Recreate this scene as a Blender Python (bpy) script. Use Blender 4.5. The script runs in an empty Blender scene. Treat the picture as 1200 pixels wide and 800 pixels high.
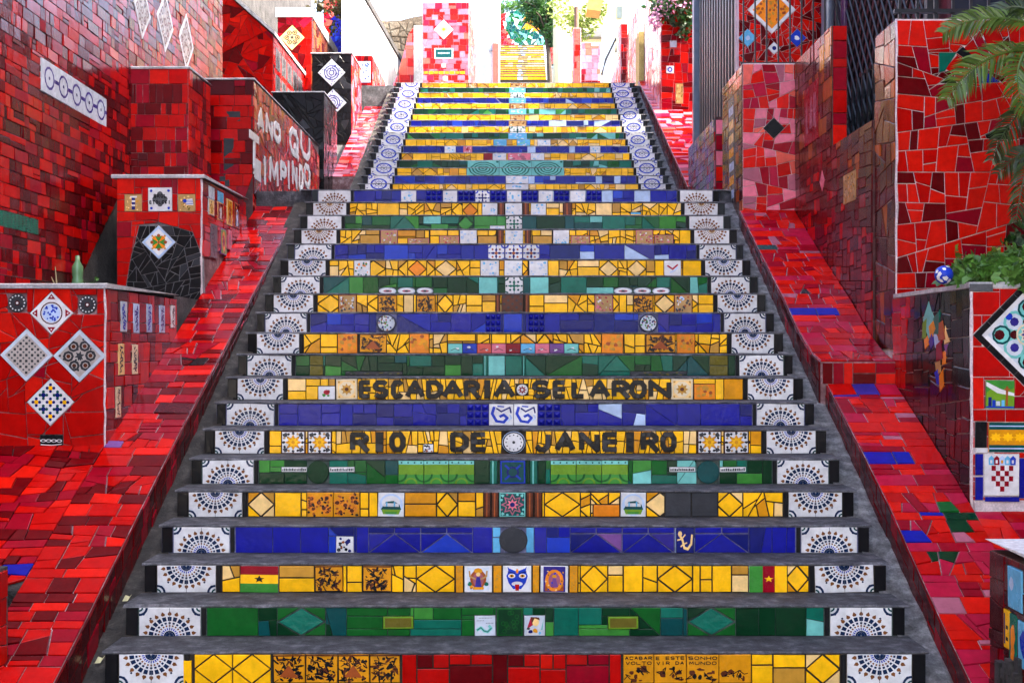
import bpy, math, random
from mathutils import Vector, noise
rnd = random.Random(11)
scene = bpy.context.scene
C = scene.collection
R = math.radians

# ------------------------------------------------------------------ camera, light, exposure
F, VX, VY, H = 1520.0, 604.0, 410.0, 1.393          # focal length in photo pixels, vanishing point, eye height
cd = bpy.data.cameras.new('camera'); cam = bpy.data.objects.new('camera', cd); C.objects.link(cam)
cam.location = (0, 0, H); cam.rotation_euler = (R(90), 0, 0)
cd.sensor_width = 36; cd.lens = F/1200*36
cd.shift_x = (600-VX)/1200; cd.shift_y = (VY-400)/1200
cd.clip_start = .05; cd.clip_end = 3000
scene.camera = cam
SUN_EL, SUN_AZ = R(50), R(101)                      # azimuth from +Y towards +X
w = bpy.data.worlds.new('World'); scene.world = w; w.use_nodes = True
nt = w.node_tree; bg = nt.nodes['Background']
sky = nt.nodes.new('ShaderNodeTexSky'); sky.sky_type = 'NISHITA'; sky.sun_disc = False
sky.sun_elevation = SUN_EL; sky.sun_rotation = SUN_AZ; sky.dust_density = 4.0; sky.air_density = .6; sky.ozone_density = .2
nt.links.new(sky.outputs[0], bg.inputs[0]); bg.inputs[1].default_value = .15
sd = bpy.data.lights.new('sun', 'SUN'); sd.energy = 2.1; sd.angle = R(.5); sd.color = (1, .90, .76)
so = bpy.data.objects.new('sun', sd); C.objects.link(so)
sdir = Vector((math.sin(SUN_AZ)*math.cos(SUN_EL), math.cos(SUN_AZ)*math.cos(SUN_EL), math.sin(SUN_EL)))
so.rotation_euler = sdir.to_track_quat('Z', 'Y').to_euler()
vs = scene.view_settings; vs.view_transform = 'Standard'; vs.look = 'None'; vs.gamma = 1; vs.exposure = 3.45

# ------------------------------------------------------------------ materials
M = {}
def glaze(rgb, rough=.09, spec=.14, relief=1.0, wear=1.0):
    key = ('g',)+tuple(round(c, 4) for c in rgb)+(rough, spec, relief, wear)
    if key in M: return M[key]
    m = bpy.data.materials.new('glazed_ceramic'); m.use_nodes = True; M[key] = m
    n, l = m.node_tree.nodes, m.node_tree.links
    b = n['Principled BSDF']
    geo = n.new('ShaderNodeNewGeometry')
    oi = n.new('ShaderNodeObjectInfo')
    add = n.new('ShaderNodeMath'); add.operation = 'ADD'
    l.new(geo.outputs['Random Per Island'], add.inputs[0]); l.new(oi.outputs['Random'], add.inputs[1])
    mr = n.new('ShaderNodeMapRange'); l.new(add.outputs[0], mr.inputs[0])
    mr.inputs[2].default_value = 2; mr.inputs[1].default_value = 0
    mr.inputs[3].default_value = .80; mr.inputs[4].default_value = 1.22
    nz = n.new('ShaderNodeTexNoise'); nz.inputs['Scale'].default_value = 16; nz.inputs['Detail'].default_value = 5; nz.inputs['Roughness'].default_value = .65
    l.new(geo.outputs['Position'], nz.inputs['Vector'])
    r2 = n.new('ShaderNodeMapRange'); l.new(nz.outputs[0], r2.inputs[0])
    r2.inputs[1].default_value = .3; r2.inputs[2].default_value = .7; r2.inputs[3].default_value = .8; r2.inputs[4].default_value = 1.12
    mu = n.new('ShaderNodeMath'); mu.operation = 'MULTIPLY'
    l.new(mr.outputs[0], mu.inputs[0]); l.new(r2.outputs[0], mu.inputs[1])
    sc = n.new('ShaderNodeVectorMath'); sc.operation = 'SCALE'; sc.inputs[0].default_value = rgb
    l.new(mu.outputs[0], sc.inputs['Scale'])
    # grime film in blotches and chips
    g2 = n.new('ShaderNodeTexNoise'); g2.inputs['Scale'].default_value = 5.5; g2.inputs['Detail'].default_value = 9; g2.inputs['Roughness'].default_value = .75
    l.new(geo.outputs['Position'], g2.inputs['Vector'])
    gr = n.new('ShaderNodeMapRange'); l.new(g2.outputs[0], gr.inputs[0])
    gr.inputs[1].default_value = .52; gr.inputs[2].default_value = .75; gr.inputs[3].default_value = 0; gr.inputs[4].default_value = .4*wear
    mx = n.new('ShaderNodeMix'); mx.data_type = 'RGBA'
    l.new(gr.outputs[0], mx.inputs[0]); l.new(sc.outputs[0], mx.inputs[6])
    mx.inputs[7].default_value = (rgb[0]*.42+.012, rgb[1]*.42+.010, rgb[2]*.42+.010, 1)
    l.new(mx.outputs[2], b.inputs['Base Color'])
    rr = n.new('ShaderNodeMapRange'); l.new(g2.outputs[0], rr.inputs[0])
    rr.inputs[1].default_value = .35; rr.inputs[2].default_value = .75; rr.inputs[3].default_value = rough; rr.inputs[4].default_value = rough+.2
    l.new(rr.outputs[0], b.inputs['Roughness'])
    b.inputs['Specular IOR Level'].default_value = spec
    nb = n.new('ShaderNodeTexNoise'); nb.inputs['Scale'].default_value = 34; nb.inputs['Detail'].default_value = 3
    l.new(geo.outputs['Position'], nb.inputs['Vector'])
    bp = n.new('ShaderNodeBump'); bp.inputs['Strength'].default_value = .22*relief; bp.inputs['Distance'].default_value = .006
    l.new(nb.outputs[0], bp.inputs['Height']); l.new(bp.outputs[0], b.inputs['Normal'])
    return m

def rough_mat(name, c1, c2, scale=8, bump=.5, rough=.85, dist=.01, c3=None):
    if name in M: return M[name]
    m = bpy.data.materials.new(name); m.use_nodes = True; M[name] = m
    n, l = m.node_tree.nodes, m.node_tree.links
    b = n['Principled BSDF']
    geo = n.new('ShaderNodeNewGeometry')
    a = n.new('ShaderNodeTexNoise'); a.inputs['Scale'].default_value = scale; a.inputs['Detail'].default_value = 10; a.inputs['Roughness'].default_value = .68
    f = n.new('ShaderNodeTexNoise'); f.inputs['Scale'].default_value = scale*9; f.inputs['Detail'].default_value = 6; f.inputs['Roughness'].default_value = .7
    for q in (a, f): l.new(geo.outputs['Position'], q.inputs['Vector'])
    cr = n.new('ShaderNodeValToRGB'); l.new(a.outputs[0], cr.inputs[0])
    cr.color_ramp.elements[0].position = .33; cr.color_ramp.elements[0].color = (*c1, 1)
    cr.color_ramp.elements[1].position = .68; cr.color_ramp.elements[1].color = (*c2, 1)
    if c3:
        e = cr.color_ramp.elements.new(.52); e.color = (*c3, 1)
    fr = n.new('ShaderNodeMapRange'); l.new(f.outputs[0], fr.inputs[0])
    fr.inputs[1].default_value = .3; fr.inputs[2].default_value = .7; fr.inputs[3].default_value = .65; fr.inputs[4].default_value = 1.25
    s = n.new('ShaderNodeVectorMath'); s.operation = 'SCALE'
    l.new(cr.outputs[0], s.inputs[0]); l.new(fr.outputs[0], s.inputs['Scale']); l.new(s.outputs[0], b.inputs['Base Color'])
    b.inputs['Roughness'].default_value = rough
    ad = n.new('ShaderNodeMath'); ad.operation = 'ADD'; l.new(a.outputs[0], ad.inputs[0]); l.new(f.outputs[0], ad.inputs[1])
    bp = n.new('ShaderNodeBump'); bp.inputs['Strength'].default_value = bump; bp.inputs['Distance'].default_value = dist
    l.new(ad.outputs[0], bp.inputs['Height']); l.new(bp.outputs[0], b.inputs['Normal'])
    return m

def leaf_mat(name, c, rough=.45, trans=.25):
    if name in M: return M[name]
    m = bpy.data.materials.new(name); m.use_nodes = True; M[name] = m
    n, l = m.node_tree.nodes, m.node_tree.links
    b = n['Principled BSDF']; geo = n.new('ShaderNodeNewGeometry')
    mr = n.new('ShaderNodeMapRange'); l.new(geo.outputs['Random Per Island'], mr.inputs[0])
    mr.inputs[3].default_value = .55; mr.inputs[4].default_value = 1.5
    s = n.new('ShaderNodeVectorMath'); s.operation = 'SCALE'; s.inputs[0].default_value = c
    l.new(mr.outputs[0], s.inputs['Scale']); l.new(s.outputs[0], b.inputs['Base Color'])
    b.inputs['Roughness'].default_value = rough
    tr = n.new('ShaderNodeBsdfTranslucent'); l.new(s.outputs[0], tr.inputs[0])
    mx = n.new('ShaderNodeMixShader'); mx.inputs[0].default_value = trans
    l.new(b.outputs[0], mx.inputs[1]); l.new(tr.outputs[0], mx.inputs[2])
    l.new(mx.outputs[0], n['Material Output'].inputs[0])
    return m

def plain(name, c, rough=.5, metal=0.0):
    if name in M: return M[name]
    m = bpy.data.materials.new(name); m.use_nodes = True; M[name] = m
    n, l = m.node_tree.nodes, m.node_tree.links
    b = n['Principled BSDF']; geo = n.new('ShaderNodeNewGeometry')
    a = n.new('ShaderNodeTexNoise'); a.inputs['Scale'].default_value = 12; a.inputs['Detail'].default_value = 8
    l.new(geo.outputs['Position'], a.inputs['Vector'])
    mr = n.new('ShaderNodeMapRange'); l.new(a.outputs[0], mr.inputs[0]); mr.inputs[3].default_value = .7; mr.inputs[4].default_value = 1.3
    s = n.new('ShaderNodeVectorMath'); s.operation = 'SCALE'; s.inputs[0].default_value = c
    l.new(mr.outputs[0], s.inputs['Scale']); l.new(s.outputs[0], b.inputs['Base Color'])
    b.inputs['Roughness'].default_value = rough; b.inputs['Metallic'].default_value = metal
    return m

COL = dict(
 white=(.66,.66,.65), cream=(.72,.60,.38), black=(.008,.008,.009), grey=(.09,.095,.10), stone=(.40,.36,.32), slate=(.035,.037,.042), pale=(.52,.58,.64),
 ink=(.008,.022,.065), umber=(.19,.068,.020), navy=(.006,.010,.13), blue=(.008,.010,.24), cobalt=(.012,.04,.40), sky=(.12,.42,.66), mist=(.42,.55,.74), purple=(.03,.022,.20), violet=(.16,.06,.22),
 teal=(.005,.125,.08), aqua=(.16,.50,.44), green=(.006,.095,.014), dgreen=(.002,.032,.010), lime=(.13,.27,.015), olive=(.12,.10,.012), grass=(.04,.22,.03), petrol=(.003,.060,.060),
 yellow=(.95,.50,.006), gold=(.66,.27,.006), orange=(.78,.23,.012), sand=(.86,.58,.22), tan=(.42,.25,.09), ochre=(.50,.25,.03),
 red=(.40,.003,.002), scarlet=(.56,.008,.003), dred=(.10,.0015,.003), maroon=(.06,.004,.006), crim=(.24,.002,.011), rose=(.36,.008,.034), pink=(.66,.16,.22), brown=(.10,.025,.010), rust=(.32,.07,.015), salmon=(.64,.10,.07), mauve=(.34,.10,.14))
def G(c, **k): return glaze(COL[c] if isinstance(c, str) else c, **k)
PAL = dict(
 yellow=['yellow']*9+['gold','yellow','sand','yellow','ochre'],
 yellow_sheen=['yellow']*6+['sand']*3+['gold'],
 blue=['blue']*7+['navy']*2+['cobalt'],
 blue_sheen=['blue']*3+['cobalt','mist','mist','purple','navy'],
 green=['green']*3+['dgreen']*5+['teal']*2+['petrol','grass'],
 green_sheen=['teal']*3+['aqua']*2+['green']*2+['dgreen','petrol'],
 red=['red']*5+['scarlet']*2+['dred']*3+['crim']*2,
 redwall=['red']*6+['dred']*3+['crim']*2+['scarlet']*2,
 redbright=['red']*7+['scarlet']*3+['crim'],
 redmix=['scarlet']*6+['red']*4+['dred']*3+['crim','crim'],
 lettered=['rust','red','dred','crim','red','red','salmon'],
 leftwall=['red']*5+['dred']*6+['crim']*3+['maroon'],
 ramp=['red']*6+['scarlet']*2+['dred']*6+['crim']*4,
 ramp_sheen=['red']*6+['scarlet']*4+['rose']*4+['crim']*4+['mauve'],  # rose and mauve put pink sky sheen into the right slope's tiles
 darkred=['dred']*6+['maroon']*4+['crim'],
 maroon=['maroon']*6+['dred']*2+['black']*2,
 black=['black']*9+['slate'],
 pinkred=['rose','salmon','pink','scarlet','scarlet','crim','mauve','red','pink'],
 pinkwall=['salmon','pink','scarlet','rose','salmon','salmon'],
 brownred=['maroon','brown','rust','dred','brown'])

# ------------------------------------------------------------------ object helpers
WPOS = {}
def link(o, parent, pos):
    pos = Vector(pos); C.objects.link(o)
    if parent is not None:
        o.parent = parent; o.location = pos-WPOS[parent.name]
    else: o.location = pos
    WPOS[o.name] = pos
    return o
def thing(name, label, cat, pos, group=None):
    o = bpy.data.objects.new(name, None); o.empty_display_size = .2
    link(o, None, pos); o['label'] = label; o['category'] = cat
    if group: o['group'] = group
    return o
def mesh_obj(name, verts, faces, mats, parent=None, fm=None, pos=None, smooth=False):
    pos = Vector(pos) if pos is not None else (WPOS[parent.name] if parent is not None else Vector((0,0,0)))
    me = bpy.data.meshes.new(name)
    me.from_pydata([tuple(Vector(v)-pos) for v in verts], [], faces)
    for m in mats: me.materials.append(m)
    if fm: me.polygons.foreach_set('material_index', fm)
    if smooth: me.polygons.foreach_set('use_smooth', [True]*len(faces))
    me.update()
    return link(bpy.data.objects.new(name, me), parent, pos)
def boxv(x0, x1, y0, y1, z0, z1):
    v = [(x,y,z) for z in (z0,z1) for y in (y0,y1) for x in (x0,x1)]
    f = [(0,2,3,1),(4,5,7,6),(0,1,5,4),(2,6,7,3),(0,4,6,2),(1,3,7,5)]
    return v, f
class MB:
    def __init__(s): s.v=[]; s.f=[]; s.m=[]; s.mats=[]
    def mi(s, mat):
        if mat not in s.mats: s.mats.append(mat)
        return s.mats.index(mat)
    def add(s, v, f, mat):
        b=len(s.v); s.v += [tuple(p) for p in v]; i=s.mi(mat)
        for q in f: s.f.append(tuple(b+k for k in q)); s.m.append(i)
    def box(s, x0,x1,y0,y1,z0,z1, mat): s.add(*boxv(x0,x1,y0,y1,z0,z1), mat)
    def tube(s, pts, rad, mat, n=6):
        pts=[Vector(p) for p in pts]; rs = rad if isinstance(rad,(list,tuple)) else [rad]*len(pts)
        v=[]; f=[]
        for i,p in enumerate(pts):
            d=(pts[min(i+1,len(pts)-1)]-pts[max(i-1,0)]).normalized()
            a=d.orthogonal().normalized() if abs(d.z)>.95 else d.cross(Vector((0,0,1))).normalized(); b=d.cross(a)
            for k in range(n):
                t=2*math.pi*k/n; v.append(p+(a*math.cos(t)+b*math.sin(t))*rs[i])
        for i in range(len(pts)-1):
            for k in range(n): f.append((i*n+k, i*n+(k+1)%n, (i+1)*n+(k+1)%n, (i+1)*n+k))
        f.append(tuple(range(n-1,-1,-1))); f.append(tuple((len(pts)-1)*n+k for k in range(n)))
        s.add(v,f,mat)
    def prism(s, pts, d, mat):            # polygon (3D points) extruded by d
        n=len(pts); pts=[Vector(p) for p in pts]; d=Vector(d)
        s.add(pts+[p+d for p in pts], [tuple(range(n))[::-1], tuple(range(n,2*n))]+[(i,(i+1)%n,n+(i+1)%n,n+i) for i in range(n)], mat)
    def build(s, name, parent=None, pos=None, smooth=False):
        return mesh_obj(name, s.v, s.f, s.mats, parent, s.m, pos, smooth)

# ------------------------------------------------------------------ 2-D polygons (convex, counter-clockwise)
def area(p): return .5*sum(p[i][0]*p[(i+1)%len(p)][1]-p[(i+1)%len(p)][0]*p[i][1] for i in range(len(p)))
def clip(p, nx, ny, d):                   # keep nx*x+ny*y <= d
    out=[]
    for i in range(len(p)):
        a,b=p[i],p[(i+1)%len(p)]; da=nx*a[0]+ny*a[1]-d; db=nx*b[0]+ny*b[1]-d
        if da<=0: out.append(a)
        if (da<0<db) or (db<0<da):
            t=da/(da-db); out.append((a[0]+(b[0]-a[0])*t, a[1]+(b[1]-a[1])*t))
    return out
def edges(p):
    for i in range(len(p)):
        a,b=p[i],p[(i+1)%len(p)]; dx,dy=b[0]-a[0],b[1]-a[1]; L=math.hypot(dx,dy)
        if L>1e-6: yield dy/L,-dx/L,(dy*a[0]-dx*a[1])/L
def inset(p, g):
    q=p
    for nx,ny,d in list(edges(p)):
        q=clip(q,nx,ny,d-g)
        if len(q)<3: return []
    return q
def inter(p, q):
    for nx,ny,d in edges(q):
        p=clip(p,nx,ny,d)
        if len(p)<3: return []
    return p
def subtract(p, hole):
    out=[]; rest=p
    for nx,ny,d in edges(hole):
        o=clip(rest,-nx,-ny,-d)
        if len(o)>=3 and area(o)>1e-4: out.append(o)
        rest=clip(rest,nx,ny,d)
        if len(rest)<3: break
    if len(rest)<3 or area(rest)<1e-6: return [p]
    return out
def rect(x0,y0,x1,y1): return [(x0,y0),(x1,y0),(x1,y1),(x0,y1)]
def reg(cx,cy,r,n,a0=0,ry=None): return [(cx+r*math.cos(a0+2*math.pi*k/n), cy+(ry or r)*math.sin(a0+2*math.pi*k/n)) for k in range(n)]
def diamond(cx,cy,rx,ry=None): return reg(cx,cy,rx,4,0,ry or rx)
def guil(p, a, ang, out, asp=1.0):
    if area(p) < a*rnd.uniform(.75,1.9): out.append(p); return
    xs=[q[0] for q in p]; ys=[q[1] for q in p]; wx_=max(xs)-min(xs); wy_=max(ys)-min(ys)
    th=rnd.gauss(0,ang)+(0 if wx_*asp>wy_*rnd.uniform(.8,1.25) else math.pi/2)
    t=rnd.uniform(.36,.64); nx,ny=math.cos(th),math.sin(th)
    d=nx*(min(xs)+t*wx_)+ny*(min(ys)+t*wy_) if abs(nx)>abs(ny) else nx*(min(xs)+.5*wx_)+ny*(min(ys)+t*wy_)
    if abs(nx)>abs(ny): d=nx*(min(xs)+t*wx_)+ny*(min(ys)+.5*wy_)
    A=clip(p,nx,ny,d); B=clip(p,-nx,-ny,-d)
    if len(A)<3 or len(B)<3 or min(area(A),area(B))<a*.12: out.append(p); return
    guil(A,a,ang,out,asp); guil(B,a,ang,out,asp)
def courses(u0,u1,v0,v1,h,ws,jit=.15,tall=0.0):
    out=[]; v=v0
    while v<v1-1e-6:
        hh=h*rnd.uniform(1-jit,1+jit)
        if v1-v<hh*1.5: hh=v1-v
        u=u0-rnd.uniform(0,ws[0])
        while u<u1:
            ww=rnd.choice(ws)*rnd.uniform(1-jit,1+jit)
            a,b=max(u,u0),min(u+ww,u1)
            if b-a>.012:
                if rnd.random()<tall and hh>.05: 
                    m=(a+b)/2; out.append(rect(a,v,m,v+hh)); out.append(rect(m,v,b,v+hh))
                elif rnd.random()<.15 and hh>.07:
                    m=v+hh*rnd.uniform(.4,.6); out.append(rect(a,v,b,m)); out.append(rect(a,m,b,v+hh))
                else: out.append(rect(a,v,b,v+hh))
            u+=ww
        v+=hh
    return out

# ------------------------------------------------------------------ tile laying
def plane(O,U,V):
    O,U,V=Vector(O),Vector(U),Vector(V); N=U.cross(V).normalized()
    return lambda u,v,w=0: O+U*u+V*v+N*w
def face_y(y, x0=0, z0=0): return plane((x0,y,z0),(1,0,0),(0,0,1))            # faces the camera (-Y)
def face_xp(x, y0=0, z0=0): return plane((x,y0,z0),(0,1,0),(0,0,1))           # faces +X, u along +Y
def face_xn(x, y0=0, z0=0): return plane((x,y0,z0),(0,-1,0),(0,0,1))          # faces -X, u along -Y
def px(p): return VX+F*p[0]/p[1], VY+F*(H-p[2])/p[1]
def wx(x,Y): return (x-VX)*Y/F
def wz(y,Y): return H+(VY-y)*Y/F
def tile_geo(B, p, th, bev, tilt):
    c=(sum(q[0] for q in p)/len(p), sum(q[1] for q in p)/len(p))
    q=inset(p,bev)
    if len(q)!=len(p):
        q=[(c[0]+(a[0]-c[0])*.86, c[1]+(a[1]-c[1])*.86) for a in p]
    tx,ty=rnd.gauss(0,tilt),rnd.gauss(0,tilt); n=len(p)
    lift=rnd.uniform(0,.005)
    hh=lambda a: th+lift+tx*(a[0]-c[0])+ty*(a[1]-c[1])
    v=[B(a[0],a[1],-.004) for a in p]+[B(a[0],a[1],hh(a)-bev*.8) for a in p]+[B(a[0],a[1],hh(a)) for a in q]
    f=[]
    for i in range(n):
        j=(i+1)%n; f.append((i,j,n+j,n+i)); f.append((n+i,n+j,2*n+j,2*n+i))
    f.append(tuple(range(2*n,3*n)))
    return v,f,B(c[0],c[1],0)
COUNT={}
def lay(parent, B, tiles, name='tile', minpx=62, cap=290, gap=.003, th=.008, bev=.0022, tilt=.02):
    """tiles: list of (polygon, material). The largest in the picture become objects, the rest one joined part."""
    items=[]
    for p,m in tiles:
        q=inset(p,gap)
        if len(q)<3 or area(q)<6e-5: continue
        # drop near-duplicate corners
        r=[q[i] for i in range(len(q)) if math.hypot(q[i][0]-q[i-1][0],q[i][1]-q[i-1][1])>.0015]
        if len(r)<3: continue
        v,f,c=tile_geo(B,r,th,bev,tilt)
        n=len(r); s=0
        if min(a.y for a in v[2*n:])>.5:
            pp=[px(a) for a in v[2*n:]]; s=abs(area(pp))
            cx=sum(a[0] for a in pp)/n; cy=sum(a[1] for a in pp)/n
            if not(-25<cx<1225 and -25<cy<825): s=0
        items.append((s,v,f,c,m))
    items.sort(key=lambda t:-t[0])
    key=(parent.name,name); used=COUNT.get(key,0); st=MB()
    for s,v,f,c,m in items:
        if s>=minpx and used<cap:
            mesh_obj(name,v,f,[m],parent,pos=c); used+=1
        else: st.add(v,f,m)
    COUNT[key]=used
    if st.f:
        o=st.build(name+'_field',parent); o['kind']='stuff'
def colour(tiles, pal, fn=None):
    P=PAL[pal]
    return [(p, G(rnd.choice(P))) for p in tiles]
def carve(tiles, holes, g=.001):
    for h in holes:
        nt_=[]
        for p,m in tiles:
            q=subtract(p,h) if len(inter(p,h))>=3 and area(inter(p,h))>1e-5 else [p]
            nt_+= [(x,m) for x in q]
        tiles=nt_
    return tiles
def fit(tiles, outline):
    out=[]
    for p,m in tiles:
        q=inter(p,outline)
        if len(q)>=3 and area(q)>1e-4: out.append((q,m))
    return out

# ------------------------------------------------------------------ picture tiles: flat prints as thin inlays
def T(pts, c, s=1, cx=0, cy=0, a=0):
    ca,sa=math.cos(a)*s,math.sin(a)*s
    return ([(cx+x*ca-y*sa, cy+x*sa+y*ca) for x,y in pts], c)
def ring(cx,cy,r0,r1,c,n=16,a0=0,a1=2*math.pi):
    o=[]
    for k in range(n):
        s,t=a0+(a1-a0)*k/n,a0+(a1-a0)*(k+1)/n
        o.append(([(cx+r0*math.cos(s),cy+r0*math.sin(s)),(cx+r1*math.cos(s),cy+r1*math.sin(s)),(cx+r1*math.cos(t),cy+r1*math.sin(t)),(cx+r0*math.cos(t),cy+r0*math.sin(t))],c))
    return o
def stroke(pts, wd, c, e=.25):
    o=[]
    for a,b in zip(pts,pts[1:]):
        dx,dy=b[0]-a[0],b[1]-a[1]; L=math.hypot(dx,dy) or 1; nx,ny=-dy/L*wd/2,dx/L*wd/2; ex,ey=dx/L*wd*e,dy/L*wd*e
        o.append(([(a[0]-ex-nx,a[1]-ey-ny),(b[0]+ex-nx,b[1]+ey-ny),(b[0]+ex+nx,b[1]+ey+ny),(a[0]-ex+nx,a[1]-ey+ny)],c))
    return o
def blob(cx,cy,r,c,n=7,ry=None,j=.3): return ([(cx+r*rnd.uniform(1-j,1+j)*math.cos(2*math.pi*k/n), cy+(ry or r)*rnd.uniform(1-j,1+j)*math.sin(2*math.pi*k/n)) for k in range(n)], c)
def star(cx,cy,r,c,n=5,q=.42,a0=math.pi/2):
    o=[]
    for k in range(n):
        a=a0+2*math.pi*k/n; d=math.pi/n
        o.append(([(cx,cy),(cx+r*q*math.cos(a-d),cy+r*q*math.sin(a-d)),(cx+r*math.cos(a),cy+r*math.sin(a)),(cx+r*q*math.cos(a+d),cy+r*q*math.sin(a+d))],c))
    return o
FONT={'A':[[(0,0),(.5,1),(1,0)],[(.2,.36),(.8,.36)]],'B':[[(0,0),(0,1),(.7,1),(.9,.78),(.7,.54),(0,.54)],[(.7,.54),(1,.3),(.75,0),(0,0)]],
 'C':[[(1,.82),(.75,1),(.25,1),(0,.75),(0,.25),(.25,0),(.75,0),(1,.18)]],'D':[[(0,0),(0,1),(.6,1),(1,.7),(1,.3),(.6,0),(0,0)]],
 'E':[[(1,1),(0,1),(0,0),(1,0)],[(0,.52),(.8,.52)]],'I':[[(.5,0),(.5,1)]],'J':[[(.8,1),(.8,.25),(.55,0),(.25,0),(0,.25)]],
 'L':[[(0,1),(0,0),(1,0)]],'M':[[(0,0),(.1,1),(.5,.35),(.9,1),(1,0)]],'N':[[(0,0),(0,1),(1,0),(1,1)]],
 'O':[[(.25,0),(0,.28),(0,.72),(.25,1),(.75,1),(1,.72),(1,.28),(.75,0),(.25,0)]],'P':[[(0,0),(0,1),(.7,1),(1,.8),(1,.62),(.7,.45),(0,.45)]],
 'Q':[[(.25,0),(0,.28),(0,.72),(.25,1),(.75,1),(1,.72),(1,.28),(.75,0),(.25,0)],[(.6,.3),(1,-.05)]],
 'R':[[(0,0),(0,1),(.7,1),(1,.8),(1,.65),(.7,.48),(0,.48)],[(.5,.48),(1,0)]],'S':[[(1,.85),(.75,1),(.25,1),(0,.8),(0,.62),(.25,.52),(.75,.48),(1,.36),(1,.18),(.75,0),(.25,0),(0,.16)]],
 'T':[[(.5,0),(.5,1)],[(0,1),(1,1)]],'U':[[(0,1),(0,.25),(.25,0),(.75,0),(1,.25),(1,1)]],'K':[[(0,0),(0,1)],[(1,1),(.1,.45),(1,0)]],
 'G':[[(1,.82),(.75,1),(.25,1),(0,.75),(0,.25),(.25,0),(1,0),(1,.45),(.6,.45)]],'H':[[(0,0),(0,1)],[(1,0),(1,1)],[(0,.5),(1,.5)]],'V':[[(0,1),(.5,0),(1,1)]],' ':[]}
def glyph(ch,x0,y0,x1,y1,wd,c):
    o=[]
    for s in FONT[ch]:
        p=[(x0+wd/2+(x1-x0-wd)*a, y0+wd/2+(y1-y0-wd)*b) for a,b in s]
        o+=stroke(p,wd,c,0 if len(p)>2 else .5)
        for i,q in enumerate(p):
            if 0<i<len(p)-1 or p[0]==p[-1]: o.append((reg(q[0],q[1],wd*.52,4 if all(abs(p[j][0]-q[0])<1e-6 or abs(p[j][1]-q[1])<1e-6 for j in (i-1,(i+1)%len(p))) else 10,math.pi/4 ),c)) if True else None
    return o
def word(t,x0,y0,x1,y1,wd,c):
    k=(x1-x0)/max(1,len(t)); o=[]
    for i,ch in enumerate(t): o+=glyph(ch,x0+k*i+k*.08,y0,x0+k*(i+1)-k*.08,y1,wd,c)
    return o
def sym4(f):
    o=[]
    for k in range(4):
        for pts,c in f:
            q=[(x-.5,y-.5) for x,y in pts]
            for _ in range(k): q=[(-y,x) for x,y in q]
            o.append(([(x+.5,y+.5) for x,y in q],c))
    return o
def medallion(up, brown=False):
    D='umber' if brown else 'ink'; o=[]; cx=1; cy=0        # two tiles wide (0..2), one high
    for k in range(11):
        a=math.pi*(k+.5)/11
        for r,wr,wt,c in ((.25,.04,.018,'cobalt' if not brown else 'umber'),(.365,.03,.026,'umber'),(.46,.035,.036,D),(.61,.075,.060,D)):
            o.append(T([(-wr,-wt),(wr,-wt*1.12),(wr,wt*1.12),(-wr,wt)],c,1,cx+r*math.cos(a),cy+r*math.sin(a),a))
        o.append(T([(-.06,-.045),(.0,-.07),(.10,0),(.0,.07),(-.06,.045)],'umber',1,cx+.79*math.cos(a),cy+.79*math.sin(a),a))
    o+=ring(cx,cy,.13,.19,'ink' if not brown else 'tan',10,0,math.pi)
    for k in range(6):
        a=math.pi*(k+.5)/6; o.append(T([(-.05,-.022),(.05,-.036),(.05,.036),(-.05,.022)],D,1,cx+.075*math.cos(a),a and cy+.075*math.sin(a),a))
    for x,s in ((0,1),(2,-1)):
        if not brown:
            a0,a1=(-math.pi/2,0) if s>0 else (math.pi,1.5*math.pi)
            o+=ring(x,1,.21,.29,'ink',6,a0,a1)+ring(x,1,.08,.14,'petrol',4,a0,a1)
            o.append((reg(x+s*.38,.62,.045,4),'ink')); o.append(blob(x+s*.14,.78,.05,'ink'))
    o.append((rect(.992,0,1.008,1),'grey'))
    if brown: o.append((reg(.5,.8,.03,4),'rust')); 
    o=[([(x/2,y) for x,y in p],c) for p,c in o]
    if not up: o=[([(x,1-y) for x,y in p][::-1],c) for p,c in o]
    return [(p,c) for p,c in o if area(p)>0]
def woodcut(red=False):
    o=[]
    for k in range(44):
        a=rnd.uniform(0,6.3); o.append(T(blob(0,0,rnd.uniform(.05,.15),'brown',7,rnd.uniform(.02,.06))[0],rnd.choice(['black','black','brown']),1,rnd.uniform(.1,.9),rnd.uniform(.1,.9),a))
    for k in range(24):
        x,y=rnd.uniform(.1,.85),rnd.uniform(.1,.85); o+=stroke([(x,y),(x+rnd.uniform(-.1,.1),y+rnd.uniform(-.1,.1)),(x+rnd.uniform(-.15,.15),y+rnd.uniform(-.1,.15))],.025,'black')
    if red: o.append(([(.2,.25),(.8,.2),(.5,.65)],'rust'))
    o+= [(rect(0,0,1,.06),'black'),(rect(0,.95,1,1),'brown'),(rect(0,0,.03,1),'black')]
    return o
def sunflowers():
    o=[]
    for k in range(9):
        x,y=rnd.uniform(.12,.88),rnd.uniform(.15,.85); o+=star(x,y,.2,'orange',9,.5,rnd.random()); o.append((reg(x,y,.085,9),'brown'))
    for k in range(30): o.append(blob(rnd.random()*.9+.05,rnd.random()*.9+.05,.05,rnd.choice(['brown','black','rust']),6))
    return o
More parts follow.
